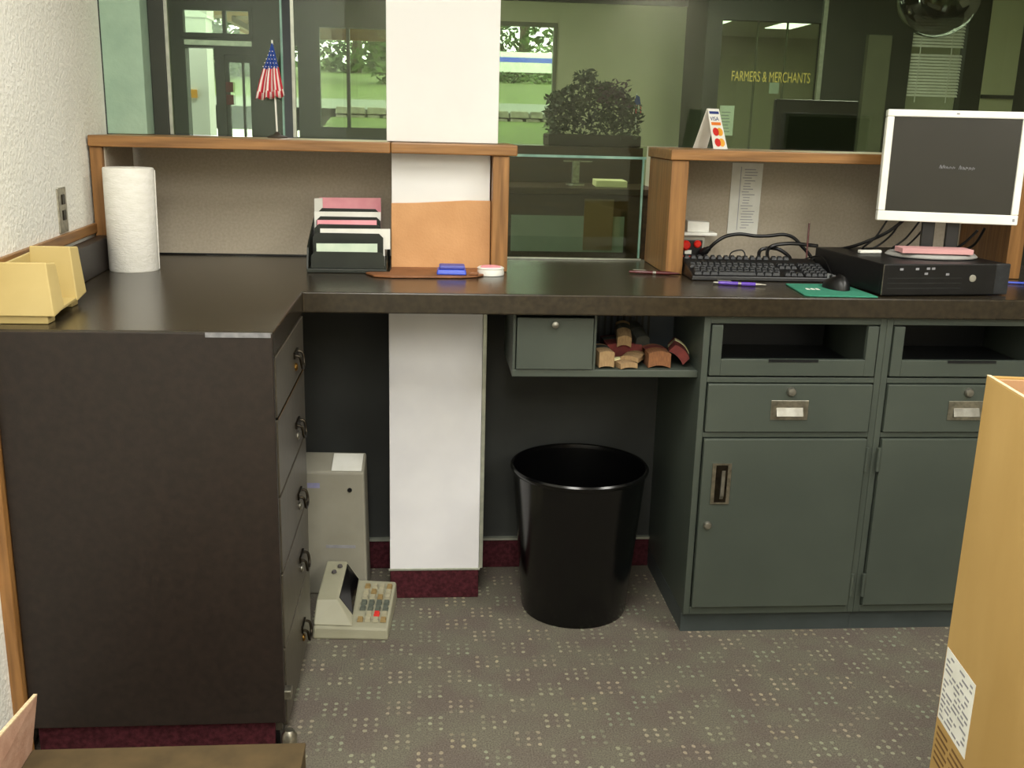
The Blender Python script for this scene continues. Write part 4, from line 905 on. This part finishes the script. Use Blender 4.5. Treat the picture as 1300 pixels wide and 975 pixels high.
# blinds
bl = thing('window_blind', 'pale slatted blind in the dark office window', 'blind', (3.6, OY, 1.6))
for k in range(26):
    z = 2.235 - k * .021
    if 9 < k < 12: continue
    MB().hexa([(3.41, OY + .02, z - .009), (3.79, OY + .02, z - .009), (3.79, OY + .035, z + .006), (3.41, OY + .035, z + .006), (3.41, OY + .02, z - .007), (3.79, OY + .02, z - .007), (3.79, OY + .035, z + .008), (3.41, OY + .035, z + .008)]).build('slat', white_plastic, bl)
for x in (3.47, 3.70): bx(x, x + .006, OY + .016, OY + .019, 1.66, 2.24).build('cord', white_plastic, bl)
bx(3.41, 3.79, OY + .04, OY + .045, 1.0, 2.25).build('pane', glass_clear, bl)

# ================================================================== OUTSIDE
prof = [(5.35, .75), (7.0, 1.12), (10.0, 1.47)]
def strip(name, pts, m, x0=-14, x1=16, lab=None):
    mb = MB(); vs = []
    for (y, z) in pts: vs += [(x0, y, z), (x1, y, z)]
    n0 = len(pts)
    mb.add(vs, [(2 * i, 2 * i + 1, 2 * i + 3, 2 * i + 2) for i in range(n0 - 1)])
    mb.add([(v[0], v[1], v[2] - .3) for v in vs], [(2 * i, 2 * i + 2, 2 * i + 3, 2 * i + 1) for i in range(n0 - 1)])
    o = mb.build(name, m, recalc=False); return struct(o, lab)
strip('lawn', prof, grass, -1.15, 1.99, 'grass bank just outside the lobby windows')
strip('lawn', [(y, z) for y, z in prof], grass, 5.3, 16)
strip('pavement', [(5.35, 0.0), (7.0, .5), (10.0, 1.3)], concrete, -14, -1.151, 'pale pavement outside the entrance')
strip('road', [(10.25, 1.57), (16.0, 1.80)], asphalt)
strip('lawn', [(16.0, 1.80), (30.0, 2.75), (70, 5.2)], grass, -40, 40, 'rising lawn beyond the road')
sw = thing('stone_wall', 'low wall of pale fieldstones along the lawn', 'stone wall', (0.4, 10.1, 1.4)); random.seed(31)
for row in range(2):
    x = -1.1
    while x < 3.6:
        l_ = random.uniform(.16, .3); z0 = 1.42 + row * .09
        MB().hexa([(x, 10.0 + random.random() * .02, z0), (x + l_ - .015, 10.0, z0), (x + l_ - .015, 10.24, z0), (x, 10.24, z0), (x + .012, 10.02, z0 + .085), (x + l_ - .03, 10.02, z0 + .08), (x + l_ - .03, 10.22, z0 + .085), (x + .012, 10.22, z0 + .085)]).build('stone', stone, sw, bevel=.012)
        x += l_
def tree(x, y, z, h_, r_, lab, n=2600, sz=.17):
    t = thing('leafy_tree', lab, 'tree', (x, y, z), 'trees beyond the road')
    MB().tube([(x, y, z - .2), (x + .1, y, z + h_ * .3), (x - .05, y, z + h_ * .7)], [.22, .2, .18, .15, .12], 10, 5).build('trunk', bark, t, smooth=True)
    def fc():
        a_ = random.random() * 6.28; b_ = math.acos(random.uniform(-1, 1)); q_ = r_ * random.uniform(.55, 1.0)
        return (x + q_ * math.sin(b_) * math.cos(a_), y + q_ * math.sin(b_) * math.sin(a_), z + h_ * .42 + q_ * math.cos(b_) * h_ * .5 / r_)
    o = leaves(n, fc, sz, None).build('crown', leaf, t, recalc=False); o['kind'] = 'stuff'
for a_ in [(-5.0, 27, 2.5, 4.6, 2.1, 'broad leafy tree seen through the middle window'), (-2.7, 37, 2.8, 5.2, 2.5, 'tall leafy tree beside the pillar in the middle window'), (-8.2, 24, 2.3, 5, 2.0, 'leafy tree seen through the entrance door'),
           (3.6, 38, 3.1, 6, 3.2, 'leafy tree above the blue striped trailer'), (-.6, 24, 2.35, 4.2, 1.1, 'leafy tree hidden mostly by the pillar'), (-11, 30, 2.7, 6, 2.6, 'leafy tree at the far left of the entrance'), (9.5, 33, 2.9, 8, 2.6, 'leafy tree behind the beige wall')]:
    tree(*a_)
trl = thing('trailer', 'white trailer with a blue stripe parked across the lawn', 'trailer', (2.9, 31, 2.8))
bx(.6, 6.0, 30.6, 32.2, 3.05, 3.35).build('lower_panel', concrete, trl); s_ = bx(.6, 6.0, 30.6, 32.2, 3.351, 3.50).build('blue_stripe', blue_plastic, trl); bx(.6, 6.0, 30.6, 32.2, 3.501, 3.66).build('upper_panel', white_paint, trl)
for x in (1.3, 5.2): MB().lathe([(.22, 0), (.22, .2)], (x, 30.7, 2.98), 20, 'y').build('wheel', black_plastic, trl)
hd = thing('hedge', 'clipped green hedge in front of the trailer', 'hedge', (3, 28, 2.6))
o = leaves(900, lambda: (random.uniform(.6, 5.5), 28 + random.uniform(-.3, .3), 2.6 + random.random() * .28), .09, None).build('foliage', leaf, hd, recalc=False); o['kind'] = 'stuff'
pc_ = thing('porch_column', 'white porch column with a small yellow sign outside the entrance', 'column', (-1.8, 6.0, 0))
bx(-1.99, -1.755, 6.0, 6.25, 0, 2.19).build('shaft', white_paint, pc_); bx(-1.905, -1.845, 5.985, 5.999, 1.575, 1.64).build('sign_plate', yellow_print, pc_)
bx(-2.00, -1.74, 5.99, 6.26, 2.1905, 2.46).build('capital', white_paint, pc_)
sf_ = thing('porch_soffit', 'brown boarded porch roof above the entrance', 'porch roof', (-1.3, 7, 2.3))
for k in range(9):
    y = 6.4 + k * .25
    bx(-1.95, .0, y, y + .24, 2.25 + k * .02, 2.29 + k * .02).build('board', wood_brown, sf_)
bx(-1.66, -1.62, 6.38, 8.6, 2.20, 2.249).build('batten', wood_brown, sf_)
bx(-1.95, .0, 8.66, 8.76, 2.25, 2.6).build('fascia', wood_brown, sf_)
